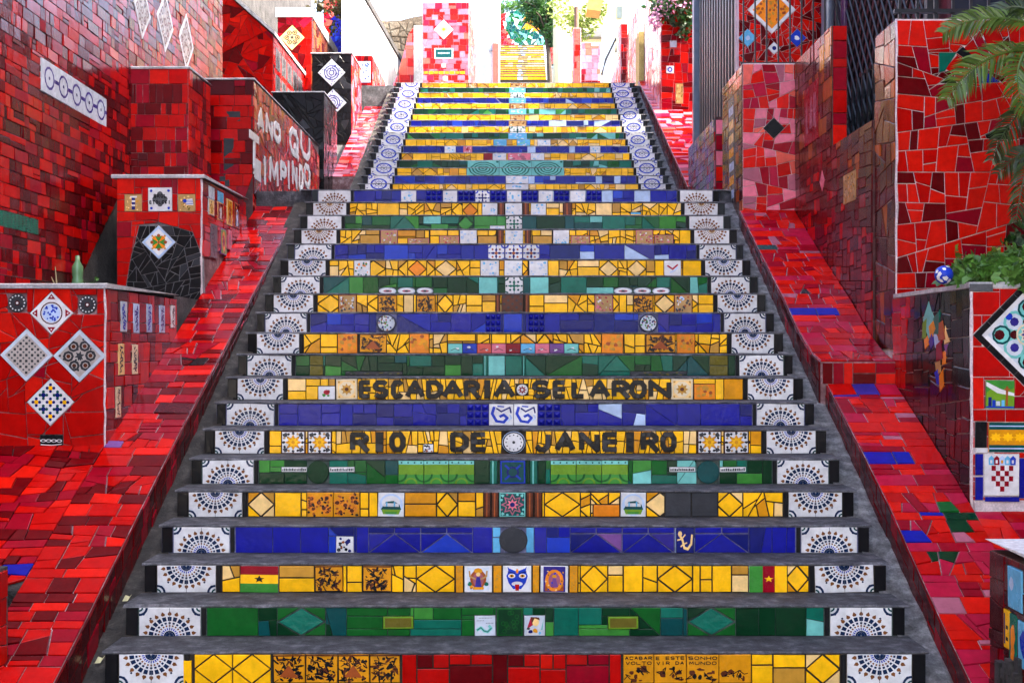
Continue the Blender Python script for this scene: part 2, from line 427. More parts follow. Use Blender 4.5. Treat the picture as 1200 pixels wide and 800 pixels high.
def scene_tile(text):          # woodcut with lettering and figures
    o=word(text[0],.03,.83,.97,.95,.028,'black')+word(text[1],.05,.66,.95,.78,.026,'black')
    for k in range(9): o.append(blob(rnd.uniform(.1,.9),rnd.uniform(.12,.55),rnd.uniform(.04,.12),rnd.choice(['black','brown','brown']),8,rnd.uniform(.03,.1)))
    for k in range(7):
        x,y=rnd.uniform(.1,.8),rnd.uniform(.1,.5); o+=stroke([(x,y),(x+rnd.uniform(-.2,.2),y+rnd.uniform(-.15,.15)),(x+rnd.uniform(-.1,.3),y-.1)],.03,'black')
    return o+[(rect(0,0,1,.05),'black')]
def flower8():
    o=[(rect(.03,.03,.97,.97),'white')]
    o+=sym4([blob(.16,.16,.1,'slate'),blob(.3,.12,.06,'tan'),blob(.12,.3,.06,'black'),([(.02,.45),(.2,.5),(.02,.55)],'slate'),blob(.5,.1,.06,'black'),([(.2,.2),(.34,.26),(.26,.34)],'black')])
    o+=star(.5,.5,.36,'gold',8,.6)+star(.5,.5,.26,'yellow',8,.55,.2)+[(reg(.5,.5,.08,8),'gold')]
    return o
def landscape():
    return [(reg(.5,.5,.46,18),'mist'),(reg(.5,.58,.36,14,0,.3),'white'),([(.1,.3),(.9,.3),(.82,.52),(.6,.66),(.3,.62)],'petrol'),(rect(.2,.42,.8,.56),'white'),(rect(.3,.42,.36,.6),'sky'),(rect(.6,.42,.66,.62),'sky'),([(.12,.3),(.2,.1),(.8,.1),(.88,.3)],'lime'),([(.25,.2),(.3,.12),(.7,.12),(.75,.2)],'grass')]
def ornate():
    o=[(rect(.1,.06,.9,.95),'pale')]
    for k in range(14): o.append(blob(rnd.uniform(.2,.8),rnd.uniform(.12,.4),.06,rnd.choice(['gold','rust','teal','tan','white'])))
    o+= [(reg(.5,.5,.3,12,0,.36),'rust'),(reg(.5,.48,.2,10,0,.28),'mauve'),(reg(.5,.82,.16,8,0,.1),'gold'),(reg(.5,.68,.08,8),'sand'),([(.38,.2),(.62,.2),(.56,.58),(.44,.58)],'purple'),(rect(.3,.1,.7,.2),'gold')]
    for s in (-1,1): o+=stroke([(.5+s*.1,.5),(.5+s*.3,.6),(.5+s*.32,.8)],.06,'tan')+[blob(.5+s*.3,.3,.08,'teal')]
    return o
def shrine():
    o=[(rect(.1,.02,.9,.98),'purple'),(rect(.16,.05,.84,.3),'rust'),(reg(.5,.45,.34,14,0,.42),'orange'),(reg(.5,.45,.22,12,0,.3),'mauve'),(reg(.5,.6,.08,8),'gold'),([(.36,.2),(.64,.2),(.55,.55),(.45,.55)],'violet')]
    for k in range(16): o.append(blob(rnd.uniform(.18,.82),rnd.uniform(.08,.92),.035,rnd.choice(['gold','sand','cobalt','rust'])))
    return o
def mask():
    o=[([(.24,.9),(.12,.62),(.2,.35),(.36,.12),(.64,.12),(.8,.35),(.88,.62),(.76,.9),(.5,.78)],'cobalt'),([(.16,.98),(.3,.8),(.2,.74)],'cobalt'),([(.84,.98),(.8,.74),(.7,.8)],'cobalt'),(reg(.5,.8,.05,8,0,.09),'orange')]
    for s in (-1,1): o+=[(reg(.5+s*.19,.62,.13,10,0,.09),'white'),(reg(.5+s*.19,.62,.085,10,0,.06),'gold'),(reg(.5+s*.19,.62,.04,8),'black')]+stroke([(.5+s*.32,.78),(.5+s*.08,.72)],.04,'navy')
    return o+[(reg(.5,.32,.2,12,0,.09),'white'),([(.42,.3),(.58,.3),(.56,.06),(.44,.06)],'red')]
def note_tile():
    o=stroke([(.12,.3),(.3,.42),(.45,.25),(.62,.2),(.8,.38),(.7,.5)],.14,'aqua')+stroke([(.12,.3),(.3,.42),(.45,.25),(.62,.2),(.8,.38)],.05,'teal')
    for y,x0,x1 in ((.88,.2,.85),(.75,.1,.45),(.62,.55,.85)):
        x=x0
        while x<x1: o.append((rect(x,y,x+.05,y+.03),'grey')); x+=.075
    return o
def lady():
    return [([(.1,.3),(.3,.9),(.6,.95),(.7,.7),(.35,.5)],'rose'),(reg(.55,.68,.17,10,0,.2),'sand'),([(.3,.95),(.72,.92),(.75,.78),(.5,.88),(.36,.6)],'brown'),([(.05,.05),(.2,.4),(.7,.45),(.85,.05)],'white'),blob(.3,.2,.1,'navy'),blob(.55,.25,.12,'gold'),blob(.75,.15,.08,'sky'),blob(.2,.36,.07,'slate'),([(.8,.3),(.95,.9),(.88,.3)],'aqua')]
def star_mosaic():
    o=[(rect(.04,.04,.96,.96),'petrol')]+star(.5,.5,.46,'mauve',8,.6)+star(.5,.5,.36,'petrol',8,.62,0)+star(.5,.5,.26,'pink',8,.5)+[(reg(.5,.5,.1,8),'navy')]
    return o+sym4([blob(.12,.12,.07,'aqua'),blob(.3,.08,.05,'aqua'),blob(.08,.3,.05,'mauve')])
def disc(c,rim=None,n=18,spots=None):
    o=[(reg(.5,.5,.48,n),rim)] if rim else []
    o.append((reg(.5,.5,.42 if rim else .48,n),c))
    if spots:
        for k in range(12): o.append((reg(.5+.33*math.cos(k*.5236),.5+.33*math.sin(k*.5236),.035,5),spots))
        o.append((reg(.5,.5,.07,8),spots))
    return o
def plate():
    o=disc('pale','slate')
    for k in range(40):
        a,r=rnd.uniform(0,6.28),.38*math.sqrt(rnd.random()); o.append(blob(.5+r*math.cos(a),.5+r*math.sin(a),.05,rnd.choice(['slate','navy','rust','white','grass'])))
    return o
def dragon():
    o=stroke([(.2,.85),(.12,.55),(.3,.2),(.6,.15),(.75,.35),(.6,.5),(.45,.42)],.12,'cobalt')+stroke([(.3,.8),(.5,.65),(.85,.85),(.9,.6)],.07,'navy')+stroke([(.75,.2),(.92,.35),(.85,.5)],.06,'mist')+stroke([(.35,.9),(.6,.88)],.06,'cobalt')
    return o
def azul(c1='cobalt',c2='navy',c3=None):
    o=sym4([(reg(.0,.0,.22,8),c1),(reg(.0,.0,.12,8),'white'),([(.5,.5),(.42,.3),(.5,.12),(.58,.3)],c2),(reg(.27,.27,.07,6),c3 or c1),(reg(.5,.06,.06,6),c1)])
    o=[(inter(p,rect(0,0,1,1)),c) for p,c in o]
    return [(p,c) for p,c in o if len(p)>2]+[(reg(.5,.5,.1,8),c3 or c2)]
def rosette(c='tan',c2='ochre'):
    return [(rect(.08,.08,.92,.92),c)]+[(reg(.5,.5,.4,8,math.pi/8),'cream')]+star(.5,.5,.3,c2,8,.6)+[(reg(.5,.5,.1,8),'brown')]+sym4([blob(.14,.14,.05,c2)])
def border_azul(k=0):                  # blue and white border, two tiles high
    o=ring(.5+k,.5,.27,.35,'cobalt',18)+ring(.5+k,.5,.12,.15,'blue',12)+[(reg(.5+k,.5,.05,8),'navy')]+[(reg(.5+k+.21*math.cos(j*.785),.5+.21*math.sin(j*.785),.03,5),'cobalt') for j in range(8)]
    o+=sym4([(reg(.04,.06,.13,8),'cobalt'),(reg(.04,.06,.07,8),'white'),blob(.2,.06,.03,'navy'),blob(.08,.27,.03,'navy')])
    return o
def half(art, top, v0=.0):
    o=[]
    for p,c in art:
        if area(p)<0: p=p[::-1]
        q=clip(p,0,-1,-.5) if top else clip(p,0,1,.5)
        q=[(min(max(x,.01),.99),v0+(1-v0)*((y-.5)*2 if top else y*2)) for x,y in q]
        if len(q)>2 and area(q)>1e-4: o.append((q,c))
    return o
def scatter(bgs, cols, n=30, r=.06):
    return [(rect(.03,.03,.97,.97),bgs)]+[blob(rnd.uniform(.1,.9),rnd.uniform(.1,.9),rnd.uniform(.5,1.2)*r,rnd.choice(cols)) for _ in range(n)]
def relief_tile():
    o=[(rect(0,.84,1,1),'aqua'),(rect(0,0,1,.4),'grass')]
    for k in range(4): o.append((reg(.12+.26*k,.92,.04,5),'dgreen'))
    o+=ring(.0,.42,.28,.36,'green',5,-math.pi/2,0)+ring(1,.42,.28,.36,'green',5,math.pi,1.5*math.pi)+ring(.5,.0,.2,.27,'lime',6,0,math.pi)
    return o
def strip_text():
    o=[]; x=.03
    while x<.95:
        k=rnd.uniform(.03,.06); o.append((rect(x,.2,x+k,rnd.uniform(.6,.85)),'black')); x+=k+.02
    return o
def crosshatch(bgc,c,n=7,c2=None):
    o=[(rect(.0,.0,1,1),bgc)]
    for i in range(n):
        for j in range(n):
            if (i+j)%2==0: o.append((reg((i+.5)/n,(j+.5)/n,.42/n,4),c))
            elif c2: o.append((reg((i+.5)/n,(j+.5)/n,.28/n,6),c2))
    return o
def roses(bgc,c,c2):
    o=[(rect(0,0,1,1),bgc)]
    for k in range(6):
        x,y=.5+.3*math.cos(k*1.047+.3),.5+.3*math.sin(k*1.047+.3); o+=ring(x,y,.085,.15,c,8)+[(reg(x,y,.06,6),c2)]
    o+=star(.5,.5,.14,c,6,.5)
    for k in range(20): o.append(blob(rnd.uniform(.04,.96),rnd.uniform(.04,.96),.03,c))
    return o

ARTCACHE={}
def sway(o):                             # hand-set: no two tiles sit quite true
    o.rotation_euler=(rnd.gauss(0,.006),rnd.gauss(0,.008),rnd.gauss(0,.006)); return o
def art_tile(parent, B, cx, cy, w_, h_, art, base, name='picture_tile', rot=0, th=.010, shape=None, key=None, frame=None, label=None, rough=.2):
    """a tile with its print: base slab (rectangle or polygon in 0..1), inlays a fraction of a millimetre proud"""
    pos=B(cx,cy,0); ca,sa=math.cos(rot),math.sin(rot)
    mp=lambda x,y: ((x-.5)*w_*ca-(y-.5)*h_*sa, (x-.5)*w_*sa+(y-.5)*h_*ca)
    if key:
        kk=(key,round(w_,3),round(h_,3),name,rot)
        if kk in ARTCACHE:
            return sway(link(bpy.data.objects.new(name,ARTCACHE[kk]),parent,pos))
    mb=MB()
    sh=[mp(x,y) for x,y in (shape or rect(0,0,1,1))]
    v,f,_=tile_geo(lambda u,v2,w=0: B(cx+u,cy+v2,w), sh, th, .0022, 0)
    z0=max(0,max((B(cx,cy,1)-pos).dot(a-pos) for a in v))
    mb.add(v,f,G(base,rough=rough))
    if frame:
        art=art+[(q,frame) for q in (rect(0,0,1,.09),rect(0,.91,1,1),rect(0,.09,.09,.91),rect(.91,.09,1,.91))]
    for i,(p,c) in enumerate(art):
        if len(p)<3: continue
        if area(p)<0: p=p[::-1]
        zz=z0+.0004+.00002*i
        mb.add([B(cx+mp(x,y)[0],cy+mp(x,y)[1],zz) for x,y in p],[tuple(range(len(p)))],G(c,rough=rough,wear=.5))
    o=mb.build(name,parent,pos=pos)
    if key: ARTCACHE[kk]=o.data
    sway(o)
    if label: o['label']=label
    return o

# ------------------------------------------------------------------ common materials
CONC = rough_mat('worn_concrete', (.022,.023,.027), (.20,.205,.22), 11, 1.0, .72, .03, (.075,.079,.09))
NOSE = rough_mat('nosing_mortar', (.05,.052,.06), (.34,.345,.37), 16, 1.0, .75, .03, (.16,.165,.18))
GUTTER = rough_mat('rough_gutter_concrete', (.07,.07,.072), (.50,.50,.50), 13, 1.0, .8, .04, (.24,.24,.242))
GROUTM = rough_mat('mid_grey_grout', (.10,.09,.09), (.30,.28,.28), 9, .3, .9, .003)
DARKCONC = rough_mat('dark_weathered_concrete', (.018,.016,.015), (.085,.08,.075), 5, .9, .9, .03)
GROUTD = rough_mat('dark_grout', (.010,.007,.004), (.035,.024,.012), 20, .3, .9, .003)
GROUTB = rough_mat('blue_grey_grout', (.06,.06,.12), (.20,.20,.32), 20, .3, .9, .003)
GROUTG = rough_mat('green_grey_grout', (.02,.03,.025), (.09,.12,.10), 20, .3, .9, .003)
GROUTR = rough_mat('pink_grey_grout', (.07,.02,.02), (.48,.36,.36), 6, .3, .9, .003, (.20,.10,.10))
GROUTL = rough_mat('pale_grout', (.45,.36,.36), (.75,.66,.66), 9, .3, .9, .003)
GROUTK = rough_mat('maroon_grout', (.015,.006,.006), (.12,.05,.05), 8, .3, .9, .003)
LIMEW = rough_mat('lime_wash', (.55,.54,.50), (.80,.79,.76), 3, .3, .9, .01)
COPING = rough_mat('white_coping', (.30,.30,.30), (.62,.62,.62), 8, .5, .6, .008)
PAVE = rough_mat('dark_paving', (.03,.03,.032), (.10,.10,.10), 8, .8, .85, .02)
STREET = rough_mat('pale_bounce_setts', (.30,.29,.27), (.48,.46,.42), 3, .5, .85, .02)
SOIL = rough_mat('soil', (.012,.009,.006), (.05,.038,.025), 14, 1, .95, .03)

# ------------------------------------------------------------------ ground and hillside
def interp(P, y):
    if y<=P[0][0]: return P[0][1]+(P[1][1]-P[0][1])/(P[1][0]-P[0][0])*(y-P[0][0])
    for (a,b),(c,d) in zip(P,P[1:]):
        if y<=c: return b+(d-b)*(y-a)/(c-a)
    (a,b),(c,d)=P[-2:]; return d+(d-b)/(c-a)*(y-c)
GP=[(-3000,-.17),(5.6,-.17),(6.3,-.35),(12.3,2.35),(15,2.5),(21,5.25),(50,11.4),(57,13.8),(220,24),(3000,24)]
ys=[-3000,-300,-60,-15,-5,0,3,5.6,6.3,7.5,9,10.5,12.3,13.5,15,17,19,21,26,32,40,50,57,80,120,220,600,3000]
xs=[-3000,-400,-100,-40,-15,-6,-3,0,3,6,15,40,100,400,3000]
v=[(x,y,interp(GP,y)) for y in ys for x in xs]; nx_=len(xs)
f=[(j*nx_+i,j*nx_+i+1,(j+1)*nx_+i+1,(j+1)*nx_+i) for j in range(len(ys)-1) for i in range(nx_-1)]
o=mesh_obj('ground',v,f,[PAVE]); o['kind']='structure'

o=mesh_obj('street',[(-60,-60,-.165),(60,-60,-.165),(60,5.0,-.165),(-60,5.0,-.165)],[(0,1,2,3)],[STREET]); o['kind']='structure'  # unseen street, made pale to bounce sunlight onto the risers
# ------------------------------------------------------------------ the lower staircase
HR, TD, Y1 = .152, .32, 6.33
Yn = lambda n: Y1+TD*(n-1)
def slab(name,parent,x0,x1,y0,y1,z,th,mat,n=110,amp=.013,seed=0):
    v=[]; f=[]
    for i in range(n+1):
        x=x0+(x1-x0)*i/n
        e=amp*noise.noise((x*5,z*9,seed))+amp*.7*noise.noise((x*17,z*9,seed+5))
        h=.005*noise.noise((x*4,z*7,seed+9))
        chip=max(0,noise.noise((x*3.1,z*11,seed+2))-.28)*.07
        v+=[(x,y0+e+.004,z-th),(x,y0+e+chip*.5,z-.006+h*.5-chip*.3),(x,y0+e+.007+chip,z+h*.4),(x,y0+.05,z+h*.4),(x,y1,z+h*.2)]
    for i in range(n):
        for k in range(4): f.append((i*5+k,(i+1)*5+k,(i+1)*5+k+1,i*5+k+1))
    f.append(tuple(range(5))[::-1]); f.append(tuple(n*5+k for k in range(5)))
    fm=[1 if (k%4<2 and k<4*n) else 0 for k in range(len(f))]
    return mesh_obj(name,v,f,[mat,NOSE if mat is CONC else mat],parent,fm,smooth=False)

def merge_fill(x0,x1,choose):
    out=[]; x=x0
    while x<x1-1e-6:
        wd=choose()
        if x1-(x+wd)<.05: wd=x1-x
        out.append((x,x+wd)); x+=wd
    return out
def fill_yellow(x0,x1,h):
    o=[]
    for a,b in merge_fill(x0,x1,lambda: rnd.choice([.15,.15,.12,.18,.075,.10,.2])):
        s=rnd.random(); wd=b-a
        if s<.16: o.append(rect(a,0,b,h))
        elif s<.40:
            m=h*rnd.uniform(.3,.7); o+= [rect(a,0,b,m),rect(a,m,b,h)]
        elif s<.52 and wd>.1:
            m=a+wd*rnd.uniform(.35,.65); q=h*rnd.uniform(.3,.7); o+=[rect(a,0,m,h),rect(m,0,b,q),rect(m,q,b,h)]
        elif s<.70 and wd>.11:
            c=(a+b)/2; d=[(c,0.002),(b-.002,h/2),(c,h-.002),(a+.002,h/2)]; o.append(d)
            o+=[[(a,0),(c,0),(a,h/2)],[(c,0),(b,0),(b,h/2)],[(b,h/2),(b,h),(c,h)],[(c,h),(a,h),(a,h/2)]]
        else: guil(rect(a,0,b,h),.0042,.45,o)
    return o
def fill_cool(x0,x1,h):
    o=[]
    for a,b in merge_fill(x0,x1,lambda: rnd.choice([.15,.15,.2,.25,.11,.08,.12])):
        s=rnd.random(); wd=b-a
        if s<.30: o.append(rect(a,0,b,h))
        elif s<.58:
            m=h*rnd.uniform(.35,.65); q=a+wd*rnd.uniform(.35,.65)
            o.append(rect(a,0,b,m)); o+=[rect(a,m,q,h),rect(q,m,b,h)] if wd>.14 else [rect(a,m,b,h)]
        elif s<.74 and wd>.14:
            o+=[[(a,0),(b,0),(a,h)],[(b,0),(b,h),(a,h)]] if rnd.random()<.5 else [[(a,0),(b,0),(b,h)],[(a,0),(b,h),(a,h)]]
        elif s<.92 and wd>.18:
            c=(a+b)/2; o+=[[(a,0),(b,0),(c,h)],[(a,0),(c,h),(a,h)],[(b,0),(b,h),(c,h)]]
        else: guil(rect(a,0,b,h),.008,.3,o)
    return o

stairs = thing('staircase','lower mosaic staircase with yellow, blue and green tiled risers and lettering','staircase',(0,Y1,0))
ROWC={0:'yellow',1:'green',2:'yellow',3:'blue'}
def rowcolor(n): return ROWC[n%4]
# pictures and special pieces of every riser: (kind, left px, right px, v0, v1)
FEAT={
0:[('diay',213,318,0,1),('woodcutr',320,358,0,1),('woodcut',358,396,0,1),('woodcutr',396,433,0,1),('woodcut',433,469,0,1),('reds',471,728,0,1),
   ('scene0',730,766,0,1),('scene1',766,804,0,1),('scene2',804,842,0,1),('scene3',842,880,0,1)],
1:[('diag',325,382,0,1),('bar',449,485,.25,.7),('note',556,581,0,.73),('reliefd',582,613,0,1),('lady',614,639,0,.73),('bar',712,748,.25,.7),('diag',805,862,0,1)],
2:[('flagh',282,327,0,1),('woodcut',369,402,0,1),('woodcut',425,459,0,1),('diay',488,533,0,1),('goldcol',534,543,0,1),('ornate',544,577,0,1),('goldcol',578,588,0,1),('mask',589,623,0,1),('goldcol',624,632,0,1),('shrine',633,666,0,1),('goldcol',667,677,0,1),('diay',680,712,0,1),('flagv',877,922,0,1)],
3:[('pic',394,415,0,.65),('chev',432,554,0,1),('skyt',577,626,0,1),('chevp',668,790,0,1),('gecko',792,813,0,1),('chev',814,877,0,1)],
4:[('sun',360,391,0,1),('sun',391,422,0,1),('land',443,474,0,1),('brcol',567,575,0,1),('brcol',576,584,0,1),('starm',585,616,0,1),('brcol',617,625,0,1),('brcol',626,635,0,1),('diay',638,680,0,1),('oranget',695,726,0,.5),('land',727,757,0,1),('slate',779,841,0,1)],
5:[('strip',330,360,.5,.72),('discg',360,386,0,1),('strip',386,416,.5,.72),('relief',467,497,0,1),('relief',497,526,0,1),('relief',526,556,0,1),('tealcol',574,583,0,1),('bluerel',586,616,0,1),('tealcol',621,630,0,1),('relief',645,675,0,1),('relief',675,705,0,1),('relief',705,736,0,1),('strip',784,815,.5,.72),('discp',816,843,0,1),('strip',843,874,.5,.72)],
6:[('flower',330,358,0,1),('flower',361,389,0,1),('pic',496,508,.05,.42),('discw',588,616,0,1),('flower',817,845,0,1),('flower',848,877,0,1)],
7:[('pyr',547,573,0,1),('dragon',573,602,0,1),('dragon',602,630,0,1),('pyr',630,657,0,1)],
8:[('rosep',373,393,0,.65),('rosec',394,419,0,1),('discr',605,619,.2,.75),('rosec',786,812,0,1),('rosea',813,838,0,.75)],
9:[('olivet',363,379,0,1),('skyp',480,506,.45,1),('tealcol',566,572,0,1),('aquac',572,612,0,1),('tealcol',612,616,0,1),('olivet',831,853,0,1),('bargrey',405,472,0,.22),('bargrey',738,805,0,.22)],
10:[('rosea',396,419,0,1),('woodcutr',421,453,0,1),('rosea',480,503,0,1)]+[('mini%d'%i,525+17*i,542+17*i,0,.5) for i in range(9)]+[('rosea',705,730,0,1),('woodcutr',756,791,0,1),('rosea',793,814,0,1)],
11:[('plate',441,465,0,1),('pyr',569,587,0,1),('skyc',590,612,0,1),('pyr',619,638,0,1),('plate',748,771,0,1)],
12:[('plater',397,418,0,1),('woodcut',443,465,0,1),('woodcut',488,510,0,1),('brcol',581,586,0,1),('brownc',588,613,0,1),('brcol',615,620,0,1),('pinkp',697,718,0,1),('woodcut',742,765,0,1),('plater',790,811,0,1)],
13:[('oval',444,465,0,.42),('oval',466,487,0,.42),('oval',488,508,0,.42),('aquac',561,583,0,1),('azulg',592,613,0,1),('aquac',621,643,0,1),('oval',719,741,0,.42),('oval',742,763,0,.42),('oval',764,785,0,.42)],
14:[('scatg',415,434,0,1),('diao',478,500,0,1),('diap',510,535,0,1),('whitep',563,585,0,1),('whitep',591,612,0,1),('whitep',620,642,0,1),('diap',702,724,0,1),('diap',735,757,0,1),('scatp',778,798,0,1)],
15:[('azulw',572,591,0,1),('azulw',592,612,0,1),('azulw',613,632,0,1)],
16:[('pinkp',446,466,0,1),('brsq',422,445,0,.7),('pinkp',478,503,0,.5),('pinkp',515,538,0,.65),('whitep',539,559,0,1),('brsq',560,582,0,.65),('brcol',583,590,0,1),('whitep',592,613,0,1),('brcol',615,622,0,1),('brsq',624,647,0,.65),('whitep',648,667,0,1),('pinkp',669,691,0,.65),('pinkp',745,765,0,1),('pinkp',767,789,0,.7)],
17:[('aquac',496,538,.5,1),('diagr',536,555,0,1),('whitep',574,592,0,.4),('azulg',593,612,0,1)],
18:[('diao',542,560,0,1),('whitep',565,583,0,1),('brcol',584,591,0,1),('whitep',592,612,0,1),('brcol',613,620,0,1),('whitep',622,640,0,1),('brcol',660,670,0,1),('flagt',739,751,0,.4)],
19:[('whitep',470,488,0,1),('pyr',499,518,0,1),('whitep',519,536,0,1),('pyr',537,556,0,1),('azulw',557,574,0,1),('pyr',575,593,0,1),('whitep',594,611,0,1),('pyr',612,630,0,1),('whitep',631,648,0,1),('pyr',649,667,0,1),('whitep',668,686,0,1),('pyr',687,705,0,1)],
}
LETTERS={6:('RIO DE JANEIRO',[(411,432),(441,449),(457,475),None,(528,549),(552,571),None,(626,648),(650,674),(679,702),(706,725),(734,742),(751,771),(774,792)]),
 8:('ESCADARIA SELARON',[(421,436),(438,455),(459,473),(475,498),(500,519),(518,543),(544,562),(568,574),(578,604),None,(624,644),(648,664),(670,686),(690,715),(717,737),(738,757),(760,786)])}
HT=.1385
def place_feature(step,B,k,x0,x1,v0,v1,row):
    h=HT; a,b=v0*h,v1*h; cx,cy,w_,h_=(x0+x1)/2,(a+b)/2,(x1-x0)-.004,(b-a)-.004
    A=lambda art,base,name='picture_tile',**kw: art_tile(step,B,cx,cy,w_,h_,art,base,name,**kw)
    P=lambda tiles,name: lay(step,B,tiles,name,minpx=30)
    rc=lambda x,y: (x0+(x1-x0)*x, a+(b-a)*y)
    S=lambda pts: [rc(*p) for p in pts]
    if k=='diay':
        d=S([(.5,.02),(.98,.5),(.5,.98),(.02,.5)]) if x1-x0<.3 else None
        if d: P([(d,G('yellow'))]+[(S(q),G('yellow')) for q in ([(0,0),(.5,0),(0,.5)],[(.5,0),(1,0),(1,.5)],[(1,.5),(1,1),(.5,1)],[(.5,1),(0,1),(0,.5)])],'yellow_tile')
        else:
            t=[rect(x0,0,x0+.05,h*.8)]
            for i in range(2):
                l=x0+.06+i*(x1-x0-.06)/2; r=x0+.06+(i+1)*(x1-x0-.06)/2; c=(l+r)/2
                t+=[[(c,.002),(r-.002,h/2),(c,h-.002),(l+.002,h/2)],[(l,0),(c,0),(l,h/2)],[(c,0),(r,0),(r,h/2)],[(r,h/2),(r,h),(c,h)],[(c,h),(l,h),(l,h/2)]]
            P([(q,G('yellow')) for q in t],'yellow_tile')
    elif k in('diao','diap'):
        P([(S([(.5,.02),(.98,.5),(.5,.98),(.02,.5)]),G('orange' if k=='diao' else 'sand'))]+[(S(q),G('yellow')) for q in ([(0,0),(.5,0),(0,.5)],[(.5,0),(1,0),(1,.5)],[(1,.5),(1,1),(.5,1)],[(.5,1),(0,1),(0,.5)])],'yellow_tile')
    elif k in('diag','diagr'):
        P([(S([(.5,.02),(.98,.5),(.5,.98),(.02,.5)]),G('teal' if k=='diag' else 'grass',relief=3))]+[(S(q),G(rnd.choice(['green','dgreen']))) for q in ([(0,0),(.5,0),(0,.5)],[(.5,0),(1,0),(1,.5)],[(1,.5),(1,1),(.5,1)],[(.5,1),(0,1),(0,.5)])],'green_tile')
    elif k in('chev','chevp'):
        n=max(1,round((x1-x0)/.26)); t=[]; pal=PAL['blue'] if k=='chev' else ['purple','purple','blue','violet','navy']
        for i in range(n):
            l,r=x0+(x1-x0)*i/n,x0+(x1-x0)*(i+1)/n; c=(l+r)/2
            t+=[[(l,0),(r,0),(c,h*.75)],[(l,0),(c,h*.75),(l,h*.75)],[(r,0),(r,h*.75),(c,h*.75)],rect(l,h*.76,c,h),rect(c,h*.76,r,h)]
        P([(q,G(rnd.choice(pal))) for q in t],'blue_tile')
    elif k=='reds':
        t=[]
        for l,r in merge_fill(x0,x1,lambda: rnd.choice([.07,.12,.2,.15])):
            m=h*rnd.uniform(.4,.65); t+= [rect(l,0,r,h)] if r-l<.1 else [rect(l,0,r,m),rect(l,m,(l+r)/2,h),rect((l+r)/2,m,r,h)]
        P(colour(t,'red'),'red_tile')
    elif k.startswith('woodcut'): A(woodcut(k[-1]=='r'),'gold')
    elif k.startswith('scene'):
        A(scene_tile([('ACABAR','VOLTO'),('E ESTE','VIR DA'),('SONHO','MUNDO'),('','')][int(k[5])]),'gold')
    elif k=='sun': A(sunflowers(),'gold')
    elif k=='bar': A([(rect(.06,.12,.94,.88),'olive')],'lime','moulded_tile',th=.016)
    elif k=='note': A(note_tile(),'pale')
    elif k=='lady': A(lady(),'pale')
    elif k=='reliefd': A([(rect(.05,.05,.95,.95),'dgreen')]+sum([ring(rnd.uniform(.15,.85),rnd.uniform(.15,.85),.06,.085,'green',8) for _ in range(12)],[]),'green','moulded_tile',th=.013)
    elif k=='relief': A(relief_tile(),'lime','moulded_tile',th=.015,key='relief')
    elif k=='flagh': A([(rect(0,.667,1,1),'crim'),(rect(0,.333,1,.667),'yellow'),(rect(0,0,1,.333),'grass')]+[(p,'black') for p,_ in [T(q,c,1,0,0) for q,c in star(.5,.5,.15,'black')]],'white','flag_tile')
    elif k=='flagv': A([(rect(0,0,.36,1),'grass'),(rect(.36,0,.68,1),'crim'),(rect(.68,0,1,1),'yellow')]+star(.52,.5,.13,'yellow'),'white','flag_tile')
    elif k=='flagt': A([(rect(0,.66,1,1),'sky'),(rect(0,.33,1,.66),'yellow'),(rect(0,0,1,.33),'grass')],'white','flag_tile')
    elif k=='goldcol': A([blob(rnd.uniform(.2,.8),rnd.uniform(.02,.98),.12,'ochre',6,.03) for _ in range(14)],'gold','column_tile',th=.016)
    elif k=='brcol': A([(rect(.35,0,.55,1),'rust')],'brown','column_tile',th=.018)
    elif k=='tealcol': A([(rect(.3,0,.5,1),'aqua')],'teal','column_tile',th=.018)
    elif k=='ornate': A(ornate(),'white')
    elif k=='shrine': A(shrine(),'white')
    elif k=='mask': A(mask(),'white')
    elif k=='pic': A(scatter('white',['black','navy','rust','slate'],16,.12),'white')
    elif k=='skyt':
        P([(q,G('sky')) for q in (rect(x0,0,x0+.045,h*.6),rect(x0,h*.6,x0+.045,h),rect(x1-.045,0,x1,h))],'blue_tile')
        art_tile(step,B,cx,cy,.155,.137,[],'slate','disc_tile',shape=reg(.5,.5,.5,20))
    elif k=='gecko': A(stroke([(.15,.75),(.35,.5),(.45,.2),(.65,.15),(.85,.35),(.9,.7)],.11,'sand')+[(reg(.2,.75,.12,8),'sand')]+stroke([(.05,.5),(.3,.55),(.5,.72)],.06,'sand')+stroke([(.25,.25),(.42,.35),(.6,.4)],.06,'sand'),'navy')
    elif k=='land': A(landscape(),'white',rough=.25)
    elif k=='starm': A(star_mosaic(),'aqua')
    elif k=='oranget': P([(rect(x0,a,x1,b),G('orange'))],'yellow_tile')
    elif k=='slate': P([(rect(x0,a,(x0+x1)/2,b),G('slate',rough=.45,relief=3)),(rect((x0+x1)/2,a,x1,b),G('slate',rough=.45,relief=3))],'slate_tile')
    elif k=='strip': A(strip_text(),'white')
    elif k in('discg','discp'): A([], 'dgreen' if k=='discg' else 'petrol','disc_tile',shape=reg(.5,.5,.5,20))
    elif k=='bluerel': A([(rect(.06,.06,.94,.94),'petrol')]+ring(.5,.5,.18,.26,'navy',10)+stroke([(.2,.8),(.35,.65)],.08,'cobalt')+stroke([(.8,.8),(.65,.65)],.08,'cobalt')+stroke([(.2,.2),(.35,.35)],.08,'cobalt')+stroke([(.8,.2),(.65,.35)],.08,'cobalt'),'cobalt','moulded_tile',th=.013)
    elif k=='flower': A(flower8(),'brown',key='flower8')
    elif k=='discw': A(disc('white','slate',20,'slate'),'mist','disc_tile',shape=reg(.5,.5,.5,20))
    elif k=='discr': A(star(.5,.5,.42,'crim',8,.5)+[(reg(.5,.5,.12,8),'white')],'white','disc_tile',shape=reg(.5,.5,.5,14))
    elif k=='pyr':
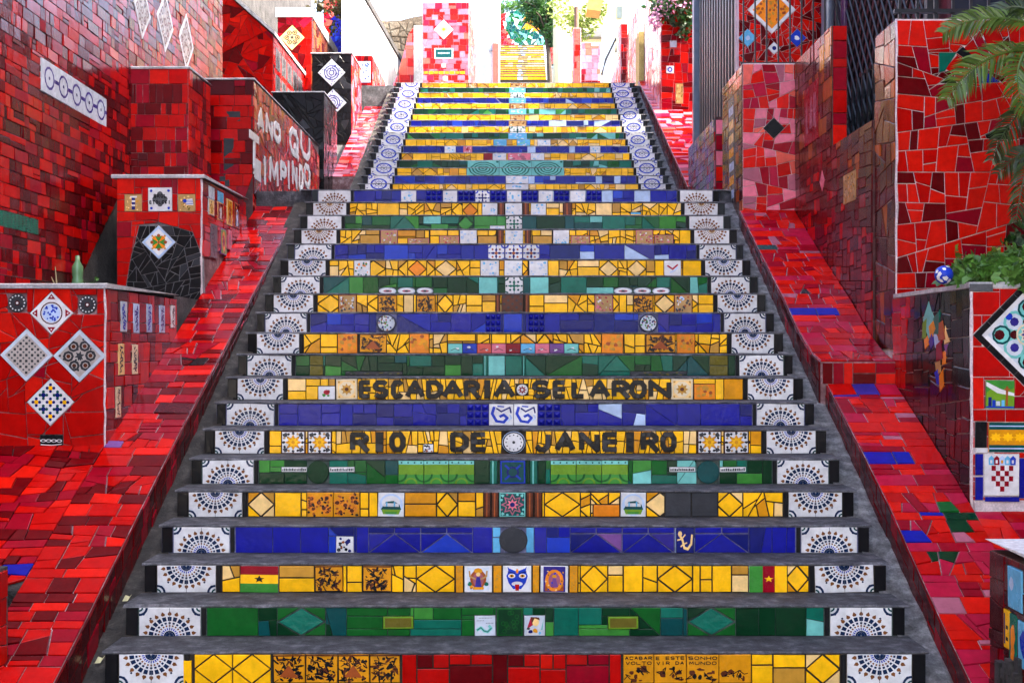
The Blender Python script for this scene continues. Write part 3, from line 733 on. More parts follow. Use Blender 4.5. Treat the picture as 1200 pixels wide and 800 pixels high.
        t=[]; n=3
        mb=MB()
        for i in range(n):
            for j in range(n):
                p=[rc(i/n+.02,j/n+.02),rc((i+1)/n-.02,j/n+.02),rc((i+1)/n-.02,(j+1)/n-.02),rc(i/n+.02,(j+1)/n-.02)]
                c=rc((i+.5)/n,(j+.5)/n); vv=[B(*q,.004) for q in p]+[B(*c,.022)]
                mb.add(vv,[(0,1,4),(1,2,4),(2,3,4),(3,0,4)],G('blue'))
        mb.add([B(*rc(*q),.005) for q in rect(0,0,1,1)],[(0,1,2,3)],G('navy'))
        mb.build('pyramid_tile',step,pos=B(cx,cy,0))
    elif k=='dragon': A(dragon(),'white')
    elif k=='rosep': A([(reg(.5,.55,.2,8),'rose'),blob(.6,.6,.12,'crim'),blob(.35,.35,.12,'grass'),blob(.6,.3,.1,'grass')],'white')
    elif k=='rosec': A(rosette('sand','ochre'),'cream',key='rosec')
    elif k=='rosea': A([blob(rnd.uniform(.1,.9),rnd.uniform(.1,.9),.1,rnd.choice(['ochre','gold','rust'])) for _ in range(16)],'orange')
    elif k=='olivet': P([(rect(x0,a,x1,b*.5),G('olive',relief=3)),(rect(x0,b*.5,x1,b),G('olive',relief=3))],'green_tile')
    elif k in('skyp','aquac'): P([(rect(x0,a,(x0+x1)/2 if x1-x0>.16 else x1,b),G('aqua' if k=='aquac' else 'teal')),]+([(rect((x0+x1)/2,a,x1,b),G('teal'))] if x1-x0>.16 else []),'green_tile')
    elif k=='skyc': P([(rect(x0,a,x1,b),G('cobalt'))],'blue_tile')
    elif k=='bargrey': A([blob(rnd.uniform(.03,.97),rnd.uniform(.1,.9),.03,rnd.choice(['grey','olive','dgreen']),6,.15) for _ in range(24)],'slate')
    elif k.startswith('mini'):
        c=['aqua','cobalt','salmon','pink','crim','sky','pink','violet','aqua'][int(k[4])]
        A([blob(rnd.uniform(.3,.7),rnd.uniform(.3,.7),.12,'white',6)]+stroke([(.2,.3),(.5,.5),(.8,.3)],.06,'slate'),c)
    elif k=='plate': A(plate(),'navy','plate_tile',shape=reg(.5,.5,.5,18),th=.014)
    elif k=='plater': A(scatter('tan',['rust','white','slate','mist'],30,.07),'rust')
    elif k=='brownc': A(crosshatch('brown','slate',5),'brown')
    elif k=='pinkp': A(scatter('tan',['pink','white','rose','mauve'],26,.06),'pink')
    elif k=='oval': A([(reg(.5,.5,.42,14,0,.38),'white'),(reg(.5,.5,.25,10,0,.18),'mauve'),(reg(.5,.5,.1,8,0,.1),'petrol')],'pale','picture_tile',shape=reg(.5,.5,.5,16),key='oval')
    elif k=='azulg': A(azul('petrol','teal'),'white',key='azulg')
    elif k=='azulw': A(azul('cobalt','navy','rust' if row==15 else 'navy'),'white',key='azulw%d'%row)
    elif k=='whitep': A(scatter('white',['mist','pale','sky'],14,.07),'white')
    elif k=='scatg': A(scatter('white',['grass','teal','orange','pale'],22,.08),'white')
    elif k=='scatp': A(stroke([(.2,.7),(.5,.5),(.8,.75)],.1,'rose')+stroke([(.35,.3),(.6,.4),(.8,.6)],.07,'mist'),'white')
    elif k=='brsq': P([(rect(x0,a,x1,b),G('ochre',relief=2))],'yellow_tile')

for n in range(0,20):
    Y=Yn(n); z0=(n-1)*HR; z1=n*HR; u=F/Y; col=rowcolor(n)
    grout={'yellow':GROUTD,'blue':GROUTB,'green':GROUTG}[col]
    mb=MB(); mb.box(-1.9,1.9,Y,Y+TD+.01,z0-.35,z1-.012,grout)
    step=mb.build('step',stairs,pos=(0,Y,z0))
    slab('tread',step,-1.912 if n<19 else -2.0,1.915 if n<19 else 2.0,Y-.012,Y+TD+.012 if n<19 else 14.95,z1,.013,CONC,seed=n)
    B=face_y(Y,0,z0+.001)
    X=lambda p: (p-VX)/u
    feats=[(k,X(a),X(b),c,d) for k,a,b,c,d in FEAT.get(n,[])]
    fill=(fill_yellow if col=='yellow' else fill_cool)(-1.503,1.503,HT)
    if n==6 or n==8:
        s0=X(395 if n==6 else 420); s1=X(815 if n==6 else 785)
        lo,hi=s0-.005,s1+.005; fill=fill_yellow(-1.503,lo,HT)+fill_yellow(hi,1.503,HT)
        g=[]; guil(rect(lo,0,hi,HT),.0036,.16,g,1.5); fill+=g
    tiles=[(q,G(rnd.choice(PAL[col if (q[0][0]<.25 or rnd.random()<.45) else {'yellow':'yellow_sheen','blue':'blue_sheen','green':'green_sheen'}[col]]))) for q in fill]  # paler mix on the right, partly sky sheen put into tile colours
    tiles=carve(tiles,[rect(a,c*HT,b,d*HT) for k,a,b,c,d in feats])
    if n in LETTERS:
        txt,sp=LETTERS[n]
        for ch,s in zip(txt,sp):
            if not s: continue
            a,b=X(s[0]),X(s[1]); yb,yt=(.010,.128) if n==8 else (.012,.130)
            wd=.026 if ch!='I' else b-a
            mb=MB()
            for i,(q,_) in enumerate(glyph(ch,a-.004,yb-.004,b+.004,yt+.004,wd+.008,'black')): mb.add([B(x,y,.0145+.00006*i) for x,y in q],[tuple(range(len(q)))],GROUTD)
            parts=[]
            for q,_ in glyph(ch,a,yb,b,yt,wd,'black'):
                L=math.hypot(q[1][0]-q[0][0],q[1][1]-q[0][1])
                if len(q)==4 and L>.05:
                    nx,ny=(q[1][0]-q[0][0])/L,(q[1][1]-q[0][1])/L; d=nx*q[0][0]+ny*q[0][1]+L*rnd.uniform(.35,.65); k=rnd.gauss(0,.25); mx_,my_=nx-ny*k,ny+nx*k; l=math.hypot(mx_,my_); mx_/=l; my_/=l
                    c=(q[0][0]+q[2][0])/2,(q[0][1]+q[2][1])/2; d=mx_*c[0]+my_*c[1]+rnd.gauss(0,.008)
                    parts+= [z for z in (clip(q,mx_,my_,d-.0012),clip(q,-mx_,-my_,-d-.0012)) if len(z)>2]
                else: parts.append(q)
            for i,q in enumerate(parts):
                q=inset(q,.0004); hz=.0185+.0002*i
                if len(q)<3: continue
                m=G('black') if rnd.random()<.85 else G('slate')
                vv=[B(x,y,.0150) for x,y in q]+[B(x,y,hz) for x,y in q]; kq=len(q)
                mb.add(vv,[(j,(j+1)%kq,kq+(j+1)%kq,kq+j) for j in range(kq)]+[tuple(range(kq,2*kq))],m)
            lo_=mb.build('letter',step,pos=B((a+b)/2,.07,0)); lo_['label']='black ceramic letter '+ch
    lay(step,B,tiles,col+'_tile',minpx=26,gap=(.0030 if n in LETTERS else .0040) if col=='yellow' else .0016,bev=.0018)
    for k,a,b,c,d in feats: place_feature(step,B,k,a,b,c,d,n)
    brown=n>=16; up=(n%2==1)
    for s in (-1,1):
        art_tile(step,B,s*1.684,HT/2,.298,HT-.002,medallion(up,brown),'white','medallion_tile',key=('med',up,brown),rough=.16)
        lay(step,B,[(rect(*( (-1.90,0,-1.838,HT) if s<0 else (1.838,0,1.90,HT))),G('black'))],'black_tile',minpx=20)
        lay(step,B,[(rect(*( (-1.532,0,-1.506,HT) if s<0 else (1.506,0,1.532,HT))),G('black',rough=.4))],'black_strip',minpx=20)

# gutters beside the treads
def gutter(x0,x1,pts,seed):
    v=[]; f=[]; n=6; ny=90
    for j in range(ny+1):
        Y=pts[0][0]+(pts[-1][0]-pts[0][0])*j/ny; z=interp(pts,Y)
        for i in range(n+1):
            x=x0+(x1-x0)*i/n
            v.append((x,Y,z+.018*noise.noise((x*9,Y*6,seed))+.01*noise.noise((x*31,Y*21,seed))))
    for j in range(ny):
        for i in range(n): f.append((j*(n+1)+i,j*(n+1)+i+1,(j+1)*(n+1)+i+1,(j+1)*(n+1)+i))
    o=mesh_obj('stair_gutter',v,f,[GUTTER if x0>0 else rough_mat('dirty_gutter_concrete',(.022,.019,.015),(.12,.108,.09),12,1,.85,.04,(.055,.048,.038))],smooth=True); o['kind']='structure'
GB=[(5.3,-.50),(6.34,.015),(12.1,2.76)]
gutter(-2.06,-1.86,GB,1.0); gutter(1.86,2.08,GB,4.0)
o=MB(); o.box(-2.6,2.6,12.12,14.93,2.3,2.876,CONC); o=o.build('landing'); o['kind']='structure'

# ------------------------------------------------------------------ the upper staircase
up_st=thing('staircase','upper flight of narrow tiled steps with blue patterned borders beyond the landing','staircase',(0,14.92,2.88))
HU, DU = .141, .311
for i in range(-3,17):
    Y=15.85+DU*i; z1=3.426+HU*i; z0=z1-HU
    col=ROWC[[0,3,0,1][i%4]] if i%4!=0 else 'yellow'
    col=['yellow','blue','yellow','green'][i%4]
    grout={'yellow':GROUTD,'blue':GROUTB,'green':GROUTG}[col]
    mb=MB(); mb.box(-1.9,1.9,Y,Y+DU+.01,z0-.4,z1-.010,grout); step=mb.build('step',up_st,pos=(0,Y,z0))
    slab('tread',step,-1.93,1.93,Y-.010,Y+DU+.012 if i<16 else Y+1.2,z1,.011,CONC,n=36,seed=40+i)
    B=face_y(Y,0,z0+.001); h=HU-.012
    fill=(fill_yellow if col=='yellow' else fill_cool)(-1.50,1.50,h)
    tiles=[(q,G(rnd.choice(PAL[col if (q[0][0]<.0 or rnd.random()<.3) else {'yellow':'yellow_sheen','blue':'blue_sheen','green':'green_sheen'}[col]]))) for q in fill]  # right half mixed paler to carry sky sheen in its colours
    fs=[]
    if i in(2,3): fs=[(-.62,.62,'swirl')]
    elif i==4: fs=[(-.42,-.3,'rose'),(-.3,-.12,'whitep'),(-.1,.2,'pinkp'),(.2,.38,'whitep')]
    elif i==5: fs=[(-.95,-.8,'whitep'),(-.7,-.58,'pinkp'),(1.0,1.14,'whitep')]
    elif i==6: fs=[(-.3,-.12,'skyt'),(.02,.2,'skyt'),(.3,.48,'whitep')]
    elif i in(0,1): fs=[(-.12,.16,'whitep')]
    elif i in(8,10,12,14): fs=[(-.08,.14,'brownc' if i in (10,12) else 'azulg')]
    elif i in(7,9,11,13,15): fs=[(-.1,.16,'skyt' if i!=9 else 'brownc')]
    elif i==16: fs=[(-.75,-.62,'brownc'),(-.08,.16,'brownc')]
    tiles=carve(tiles,[rect(a,0,b,h) for a,b,_ in fs])
    lay(step,B,tiles,col+'_tile',minpx=62,gap=.0026 if col=='yellow' else .002)
    for a,b,k in fs:
        if k=='swirl':
            for q in range(3):
                cx=a+(b-a)*(q+.5)/3; art=sum([ring(.5,.5,r,r+.045,'teal',14) for r in (.1,.2,.3,.4)],[])+[(reg(.5,.5,.05,6),'teal'),(reg(.06,.06,.05,6),'teal'),(reg(.94,.94,.05,6),'teal')]
                art_tile(step,B,cx,h/2,(b-a)/3-.004,h-.002,half(art,i==3),'aqua','picture_tile',key=('sw',i==3))
        else:
            art={'rose':([],'crim'),'whitep':(scatter('white',['mist','pale','sky'],12,.08),'white'),'pinkp':(scatter('pink',['white','rose','mauve'],12,.09),'pink'),'skyt':(scatter('sky',['aqua','mist','white'],12,.09),'sky'),'brownc':(scatter('tan',['brown','rust','cream'],14,.09),'brown'),'azulg':(azul('teal','petrol'),'white')}[k]
            art_tile(step,B,(a+b)/2,h/2,b-a-.004,h-.002,art[0],art[1])
    for s in (-1,1):
        art_tile(step,B,s*1.684,h/2,.298,h-.002,half(border_azul(s*(.05 if i%2 else -.05)),i%2==1,.26),'white','border_tile',key=('bord',i%2,s),rough=.16)
        lay(step,B,[(rect(*((-1.90,0,-1.838,h) if s<0 else (1.838,0,1.90,h))),G('black')),(rect(*((-1.532,0,-1.506,h) if s<0 else (1.506,0,1.532,h))),G('black',rough=.4))],'black_tile',minpx=20)
GB2=[(14.9,2.80),(15.85,3.27),(21.1,5.62)]
gutter(-2.06,-1.86,GB2,7.0); gutter(1.86,2.08,GB2,9.0)
mb=MB(); mb.prism([(-4,20.95,5.0),(4,20.95,5.0),(4,20.95,5.66),(-4,20.95,5.66)],(0,1.2,.0),CONC)
mb.prism([(-4,22.1,5.0),(4,22.1,5.0),(4,22.1,5.67),(-4,22.1,5.67)],(0,28.2,6.0),CONC); o=mb.build('path'); o['kind']='structure'

# ------------------------------------------------------------------ the far staircase
far=thing('staircase','small distant sunlit staircase climbing to the round green mural','staircase',(.3,50,11.8))
for i in range(15):
    Y=50+.32*i; z1=11.95+.16*i; z0=z1-.16
    col=['sand','yellow','sand','cream','yellow','sand'][i%6] if i>4 else ['gold','yellow','orange','gold','ochre'][i]
    mb=MB(); mb.box(-.80,1.36,Y,Y+.33,z0-.5,z1-.012,GROUTD); mb.box(-.82,1.38,Y-.01,Y+.33,z1-.014,z1,CONC); step=mb.build('step',far,pos=(.3,Y,z0))
    B=face_y(Y,0,z0); t=merge_fill(-.62,1.18,lambda: rnd.choice([.15,.2,.12]))
    lay(step,B,[(rect(a,.002,b,.118),G(rnd.choice([col,col,col,'gold'] if abs((a+b)/2-.28)>.16 else ['pale','tan']))) for a,b in t],'yellow_tile')
    lay(step,B,[(rect(-.8,.002,-.62,.145),G('white')),(rect(1.18,.002,1.36,.145),G('white'))],'white_tile')

# ------------------------------------------------------------------ sloping parapets beside the stairs
def parapet(name,label,x0,x1,prof,base,inner,pal,innerpal,grp=None,ends=(True,True),side_h=.2,wtile=.135,accents=(),topcap=290):
    """prof: (Y,z) of the tiled top; base: function of Y for the foot of the inner face; inner: x of the face towards the stairs"""
    t=thing(name,label,'parapet',((x0+x1)/2,prof[0][0],prof[0][1]),grp)
    mb=MB(); n=len(prof)
    def P(x,low): return [(x,y,(z-1.6 if low else z)) for y,z in prof]
    a0,a1,b0,b1=P(x0,1),P(x1,1),P(x0,0),P(x1,0)
    V=a0+a1+b0+b1; f=[]
    for i in range(n-1):
        f+=[(2*n+i,3*n+i,3*n+i+1,2*n+i+1),(i,2*n+i,2*n+i+1,i+1),(n+i,n+i+1,3*n+i+1,3*n+i)]
    f+=[(0,n,3*n,2*n),(n-1,3*n-1,4*n-1,2*n-1)]
    mb.add(V,f,GROUTR); mb.build('core',t)
    L=[0]
    for (a,b),(c,d) in zip(prof,prof[1:]): L.append(L[-1]+math.hypot(c-a,d-b))
    def at(s):
        for i in range(n-1):
            if s<=L[i+1] or i==n-2:
                k=(s-L[i])/(L[i+1]-L[i]); (a,b),(c,d)=prof[i],prof[i+1]
                l=L[i+1]-L[i]; return a+(c-a)*k,b+(d-b)*k,Vector((0,-(d-b)/l,(c-a)/l))
    def B(u,v,w=0):
        y,z,N=at(v); return Vector((x0+u,y,z))+N*w
    W=x1-x0; tiles=[]
    v=0
    while v<L[-1]-.02:
        hh=rnd.choice([.085,.11,.14,.07])*rnd.uniform(.85,1.15)
        if L[-1]-v-hh<.05: hh=L[-1]-v
        if rnd.random()<.3: g=[]; guil(rect(0,v,W,min(v+.2,L[-1])),.011,.22,g); tiles+=g; v=min(v+.2,L[-1]); continue
        k=rnd.choice([2,3,3,3]) if W<.6 else int(W/.16); c=sorted([0,W]+[W*(i+1)/k+rnd.uniform(-.03,.03) for i in range(k-1)])
        for a,b in zip(c,c[1:]): tiles.append(rect(a,v,b,v+hh)) if rnd.random()<.8 else tiles.extend([rect(a,v,b,v+hh*.5),rect(a,v+hh*.5,b,v+hh)])
        v+=hh
    T2=colour(tiles,pal)
    for u_,v_,c in accents:
        T2=[(p,G(c)) if inter(p,reg(u_,v_,.01,6)) and len(inter(p,reg(u_,v_,.01,6)))>2 else (p,m) for p,m in T2]
    lay(t,B,T2,'tile',gap=.0032,minpx=55,cap=topcap,th=.006)
    # face towards the stairs
    sgn=1 if inner>(x0+x1)/2 else -1
    def BI(u,v,w=0):
        y,z,N=at(u if sgn>0 else L[-1]-u); zb=base(y); return Vector((inner+sgn*w,y,zb+(z-zb)*v/side_h))
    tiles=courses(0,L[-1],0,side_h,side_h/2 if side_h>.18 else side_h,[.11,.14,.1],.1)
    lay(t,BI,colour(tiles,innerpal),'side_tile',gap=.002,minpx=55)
    return t,B,L[-1]
gbase=lambda y: interp(GB,y)-.01
PL=[(5.25,-.25),(6.09,.118),(7.0,.535),(7.70,.85),(9.17,1.47),(10.6,2.08),(12.25,2.78)]
lp,BLP,LL=parapet('stair_parapet','wide red tiled slope on the left edge of the lower stairs',-2.42,-2.02,PL,gbase,-2.02,'ramp','darkred',accents=[(.2,3.2,'maroon'),(.25,3.9,'black'),(.05,2.62,'violet')])
PR=[(5.25,-.36),(5.7,-.15),(6.18,.075),(6.73,.355),(7.0,.5),(7.6,.78),(8.49,1.165)]
rp,BRP,_=parapet('stair_parapet','lower red tiled slope right of the stairs with a few blue and green tiles',2.04,2.49,PR,gbase,2.04,'ramp_sheen','darkred',accents=[(.05,1.78,'blue'),(.2,1.95,'blue'),(.32,2.0,'green'),(.16,2.55,'blue'),(.14,1.6,'dgreen'),(.15,3.4,'purple'),(.25,3.5,'purple'),(.3,1.9,'dgreen')])
PU=[(8.5,1.315),(8.72,1.36),(9.15,1.52),(9.66,1.77),(10.48,2.13),(11.56,2.63)]
ru,BRU,_=parapet('stair_parapet','upper red tiled slope with rose sky sheen in its colours, rounded lip, right of the stairs',2.0,2.49,PU,gbase,2.0,'ramp_sheen','darkred',accents=[(.2,1.4,'slate'),(.2,1.0,'blue'),(.1,2.4,'petrol')])
lay(ru,face_y(8.5,2.0,1.17),[(q,G(c)) for q,c in ((rect(.01,0,.08,.14),'dred'),(rect(.08,0,.15,.14),'crim'),(rect(.15,0,.21,.14),'scarlet'),(rect(.21,.07,.36,.14),'red'),(rect(.21,0,.36,.07),'dred'),(rect(.36,.07,.49,.14),'crim'),(rect(.36,0,.49,.07),'scarlet'))],'front_tile')
g2=lambda y: interp(GB2,y)
PUL=[(17.15,3.68),(19.0,4.5),(20.8,5.25),(22.1,5.78)]
ul,_,_=parapet('stair_parapet','long rose tiled slope left of the upper flight',-2.43,-2.02,PUL,g2,-2.02,'pinkred','darkred')
PUR=[(15.2,3.30),(17,4.05),(19.0,4.90),(21.3,5.80)]
ur,_,_=parapet('stair_parapet','narrow red tiled slope right of the upper flight below the fence',2.02,2.6,PUR,g2,2.02,'pinkred','darkred')

# tiled apron at the foot of the left pedestal
ap=thing('tiled_apron','sloping red tiled apron at the lower left with a broken edge and one blue tile','apron',(-2.9,6.4,.25))
SL=(.85-.118)/(7.70-6.09); A0=6.32
def BA(u,v,w=0):
    c=1/math.hypot(1,SL); return Vector((-2.42-u,A0+v*c,.118+SL*(A0+v*c-6.09)))+Vector((0,-SL*c,c))*w
BA2=lambda u,v,w=0: BA(1.3-u,v,w)
tiles=[]; guil(rect(0,0,1.3,1.46),.013,.12,tiles,.8)
tt=colour(tiles,'ramp'); tt=[(p,G('blue')) if len(inter(p,reg(1.2,.18,.01,6)))>2 else (p,m) for p,m in tt]
tt=carve(tt,[[(1.12,-.02),(1.32,-.02),(1.32,.10),(1.2,.03)]])
lay(ap,BA2,tt,'tile',gap=.0032,th=.006)
mb=MB(); mb.prism([BA2(0,0,-.01),BA2(0,1.46,-.01),BA2(1.3,1.46,-.01),BA2(1.3,0.01,-.01)],(0,0,-1.4),DARKCONC); mb.build('core',ap)

# tiled apron between the right slope and the planter
ar=thing('tiled_apron','sloping red tiled apron between the right slope and the planter with the checkered shield','apron',(2.95,6.6,.3))
SR=(.52-.355)/(7.0-6.73)*.76
def BR(u,v,w=0):
    c=1/math.hypot(1,SR); return Vector((2.492+u,5.95+v*c,-.03+SR*(v*c)))+Vector((0,-SR*c,c))*w
tiles=[]; guil(rect(0,0,.95,1.27),.012,.1,tiles,.8)
lay(ar,BR,colour(tiles,'ramp_sheen'),'tile',gap=.0022)
mb=MB(); mb.prism([BR(0,0,-.008),BR(.95,0,-.008),BR(.95,1.27,-.008),BR(0,1.27,-.008)],(0,0,-1.2),GROUTR); mb.build('core',ar)
# ------------------------------------------------------------------ tiled masonry: boxes whose faces carry tiles
def masonry(name,label,cat,x0,x1,y0,y1,z0,z1,mat=GROUTR,grp=None,top=None):
    t=thing(name,label,cat,((x0+x1)/2,y0,z0),grp)
    mb=MB()
    if top: mb.prism(top(y0),(0,y1-y0,0),mat)
    else: mb.box(x0,x1,y0,y1,z0,z1,mat)
    mb.build('core',t); return t
def wallface(t,B,outline,pal,style,a=.015,feats=(),name='tile',gap=.0024,minpx=62,cap=290,ang=.2,h=.1,ws=(.15,.2,.1),recolor=None,tall=.0):
    xs=[p[0] for p in outline]; ys=[p[1] for p in outline]
    if style=='courses': tl=courses(min(xs),max(xs),min(ys),max(ys),h,ws,.15,tall)
    else:
        tl=[]; guil(rect(min(xs),min(ys),max(xs),max(ys)),a,ang,tl)
    tt=fit(colour(tl,pal),outline)
    if recolor: tt=[(p,recolor(sum(q[0] for q in p)/len(p),sum(q[1] for q in p)/len(p)) or m) for p,m in tt]
    holes=[]
    for ft in feats:
        cx,cy,w_,h_,rot=ft[:5]; ca,sa=math.cos(rot),math.sin(rot)
        holes.append([(cx+x*w_*ca-y*h_*sa, cy+x*w_*sa+y*h_*ca) for x,y in rect(-.5,-.5,.5,.5)])
    tt=carve(tt,holes)
    lay(t,B,tt,name,gap=gap,minpx=minpx,cap=cap)
    for ft in feats:
        cx,cy,w_,h_,rot,art,base=ft[:7]; kw=ft[7] if len(ft)>7 else {}
        art_tile(t,B,cx,cy,w_-.004,h_-.004,art,base,rot=rot,**kw)
D45=math.pi/4

# -- left foreground pedestal
p1=masonry('tiled_pedestal','red tiled pedestal with three white framed diamond tiles and a white coping, left foreground','pedestal',-3.3,-2.42,7.65,9.25,-.3,1.755)
fx=lambda p: wx(p,7.65)+3.3
fz=lambda p: wz(p,7.65)-.5
dg=.20
B=face_y(7.65,-3.3,.5)
def fleur():
    o=[(rect(.02,.02,.98,.98),'white')]+ring(.5,.5,.33,.37,'maroon',20)+[(reg(.5,.5,.30,18),'mist')]+sym4([([(.05,.05),(.27,.08),(.08,.27)],'crim'),(reg(.12,.12,.03,6),'white')])
    for k in range(30):
        a,r=rnd.uniform(0,6.28),.27*math.sqrt(rnd.random()); o.append(blob(.5+r*math.cos(a),.5+r*math.sin(a),.035,'cobalt'))
    return o
def quatrefoil():
    o=[(rect(.04,.04,.96,.96),'white')]
    for i in range(3):
        for j in range(3):
            x,y=.2+.3*i,.2+.3*j; o.append((reg(x,y,.075,8),'yellow' if (i+j)%2==0 else 'navy'))
            for k in range(4):
                a=k*math.pi/2+D45; o.append((reg(x+.1*math.cos(a),y+.1*math.sin(a),.05,6),'navy' if (i+j)%2==0 else 'petrol'))
    return o
def wheel():
    o=ring(.5,.5,.34,.46,'slate',18)+ring(.5,.5,.2,.24,'slate',14)+[(reg(.5,.5,.14,10),'maroon'),(reg(.5,.5,.07,8),'white')]
    for k in range(14): a=k*.4488; o.append((reg(.5+.4*math.cos(a),.5+.4*math.sin(a),.045,6),'white'))
    for k in range(14): a=k*.4488; o.append((reg(.5+.29*math.cos(a),.5+.29*math.sin(a),.03,5),'slate'))
    return o
feats=[(fx(61),fz(367),.183,.183,D45,fleur(),'white'),(fx(32),fz(416),.222,.222,D45,crosshatch('stone','slate',9,'grey'),'white',dict(frame='pale')),
 (fx(94),fz(417),.222,.222,D45,roses('stone','slate','brown'),'white',dict(frame='pale')),(fx(60),fz(471),.20,.20,D45,quatrefoil(),'white'),
 (fx(21),fz(355),.112,.112,0,wheel(),'slate',dict(shape=reg(.5,.5,.5,18),name='disc_tile')),(fx(103),fz(357),.112,.112,0,wheel(),'slate',dict(shape=reg(.5,.5,.5,18),name='disc_tile')),
 (fx(61),fz(516),.135,.07,0,[c for q in range(4) for c in ring(.14+.24*q,.5,.09,.14,'white',7)]+stroke([(.05,.15),(.5,.1),(.95,.2)],.07,'white'),'black')]
wallface(p1,B,rect(0,0,.878,1.255),'redbright','guil',.02,feats,ang=.25,name='front_tile')
B=face_xp(-2.42,7.65,.5)
sx=lambda p: F*(-2.42)/(p-VX)-7.65
def sz(p,q): return H+(VY-q)*(F*(-2.42)/(p-VX))/F-.5
def script(c): return sum([stroke([(rnd.uniform(.15,.8),y),(rnd.uniform(.2,.8),y+.05),(rnd.uniform(.2,.85),y-.02)],.06,c) for y in [.1+.085*k for k in range(10)]],[])
feats=[]
for p_,q_,w1,h1,c,b in ((143,371,.13,.19,'cobalt','pale'),(158,373,.13,.19,'purple','mist'),(173,373,.13,.19,'cobalt','mist'),(188,374,.13,.19,'purple','mist'),(201,371,.1,.16,'slate','white'),(140,421,.12,.195,'slate','sand'),(156,421,.12,.19,'slate','cream'),(137,471,.11,.19,'slate','cream')):
    feats.append((sx(p_),sz(p_,q_),w1,h1,0,script(c),b))
wallface(p1,B,[(0,0),(0,.0),(1.59,.8),(1.59,1.255),(0,1.255)][1:],'redwall','courses',feats=feats,name='side_tile',h=.14,ws=(.14,.2))
def bead(t,x,y,z0,z1):
    mb=MB(); n=14; mb.tube([(x+rnd.gauss(0,.002),y+rnd.gauss(0,.002),z0+(z1-z0)*i/n) for i in range(n+1)],[.009+rnd.uniform(-.003,.003) for i in range(n+1)],GROUTL,6); mb.build('corner_mortar',t,smooth=True)
bead(p1,-2.42,7.648,.7,1.755)
slab('coping',p1,-3.35,-2.40,7.62,9.27,1.785,.03,COPING,n=30,seed=77)

# -- middle left pedestal
p2=masonry('tiled_pedestal','red tiled pedestal with black broken-tile patch and green and gold diamond, second left','pedestal',-3.07,-2.42,10.0,11.62,.8,2.715)
q2=10.0; fx=lambda p: wx(p,q2)+3.07
fz=lambda p: wz(p,q2)-1.6
def starcoat(): return [(rect(.05,.05,.95,.95),'white')]+sym4([(reg(.5,.3,.14,8),'orange'),([(.5,.5),(.3,.35),(.42,.2)],'grass'),([(.5,.5),(.7,.35),(.58,.2)],'grass'),(reg(.3,.3,.08,6),'rust'),(reg(.5,.12,.05,6),'ochre')])+[(reg(.5,.5,.06,6),'rust')]
def emblem(): 
    o=[(reg(.5,.52,.26,8),'grey')]+[(reg(.5+.2*math.cos(k*1.57),.52+.2*math.sin(k*1.57),.13,8),'grey') for k in range(4)]+sym4([blob(.13,.13,.06,'cobalt')])
    return o+word('BRGL',.22,.56,.8,.74,.045,'black')+word('ETOLCKI',.04,.3,.96,.46,.04,'black')
def flagmap(): return scatter('tan',['ochre','sand','olive'],20,.06)[1:]+[(p,'white') for p in ([(.45,.4),(.9,.35),(.85,.75),(.5,.7)],)]+[(rect(.47,.42+.1*k,.87,.46+.1*k),'cobalt') for k in range(3)]+[(reg(.4,.62,.12,6),'cobalt')]
feats=[(fx(188),fz(234),.185,.185,0,emblem(),'white'),(fx(156.5),fz(238),.135,.135,0,scatter('tan',['ochre','sand'],20,.06)[1:]+[(rect(.42,.1,.62,.85),'navy'),(rect(.42,.3,.62,.4),'white'),(rect(.42,.55,.62,.65),'white'),(rect(.32,.8,.72,.9),'white')],'tan'),(fx(219),fz(238),.135,.135,0,flagmap(),'tan'),(fx(186.5),fz(284),.186,.186,D45,starcoat(),'white',dict(frame='mist'))]
blk=[(fx(144),fz(352)),(fx(240),fz(354)),(fx(236),fz(326)),(fx(226),fz(285)),(fx(209),fz(271)),(fx(188),fz(262)),(fx(163),fz(265)),(fx(161),fz(292))]
cvx=[(fx(141),fz(354)),(fx(240.5),fz(356)),(fx(239),fz(305)),(fx(226),fz(272)),(fx(188),fz(261)),(fx(160),fz(264)),(fx(153),fz(306))]
if area(cvx)<0: cvx=cvx[::-1]
B=face_y(q2,-3.07,1.6)
red=[]; guil(rect(0,0,.65,1.115),.022,.07,red); red=carve(colour(red,'redbright'),[cvx])
bl=[]; guil(rect(0,0,.65,.75),.0055,.5,bl); bl=fit(colour(bl,'black'),cvx)
hs=[]
for ft in feats:
    cx,cy,w_,h_,rot=ft[:5]; ca,sa=math.cos(rot),math.sin(rot); hs.append([(cx+x*w_*ca-y*h_*sa, cy+x*w_*sa+y*h_*ca) for x,y in rect(-.5,-.5,.5,.5)])
lay(p2,B,carve(red,hs),'front_tile',gap=.0024); mb=MB(); mb.add([B(x,y,.0015) for x,y in cvx],[tuple(range(len(cvx)))],GROUTM); mb.build('grout_bed',p2)
lay(p2,B,carve(bl,hs),'black_shard',gap=.0028,minpx=40)
for ft in feats: art_tile(p2,B,ft[0],ft[1],ft[2]-.004,ft[3]-.004,ft[5],ft[6],rot=ft[4],**(ft[7] if len(ft)>7 else {}))
B=face_xp(-2.42,10.0,1.6)
sx=lambda p: F*(-2.42)/(p-VX)-10.0
def sz(p,q): return H+(VY-q)*(F*(-2.42)/(p-VX))/F-1.6
def portrait(a,b): return [(rect(.06,.05,.94,.95),a),(reg(.5,.5,.22,10,0,.28),b),([(.3,.1),(.7,.1),(.6,.45),(.4,.45)],b)]+[blob(rnd.uniform(.15,.85),rnd.uniform(.1,.9),.06,rnd.choice(['sand','brown','rust'])) for _ in range(8)]
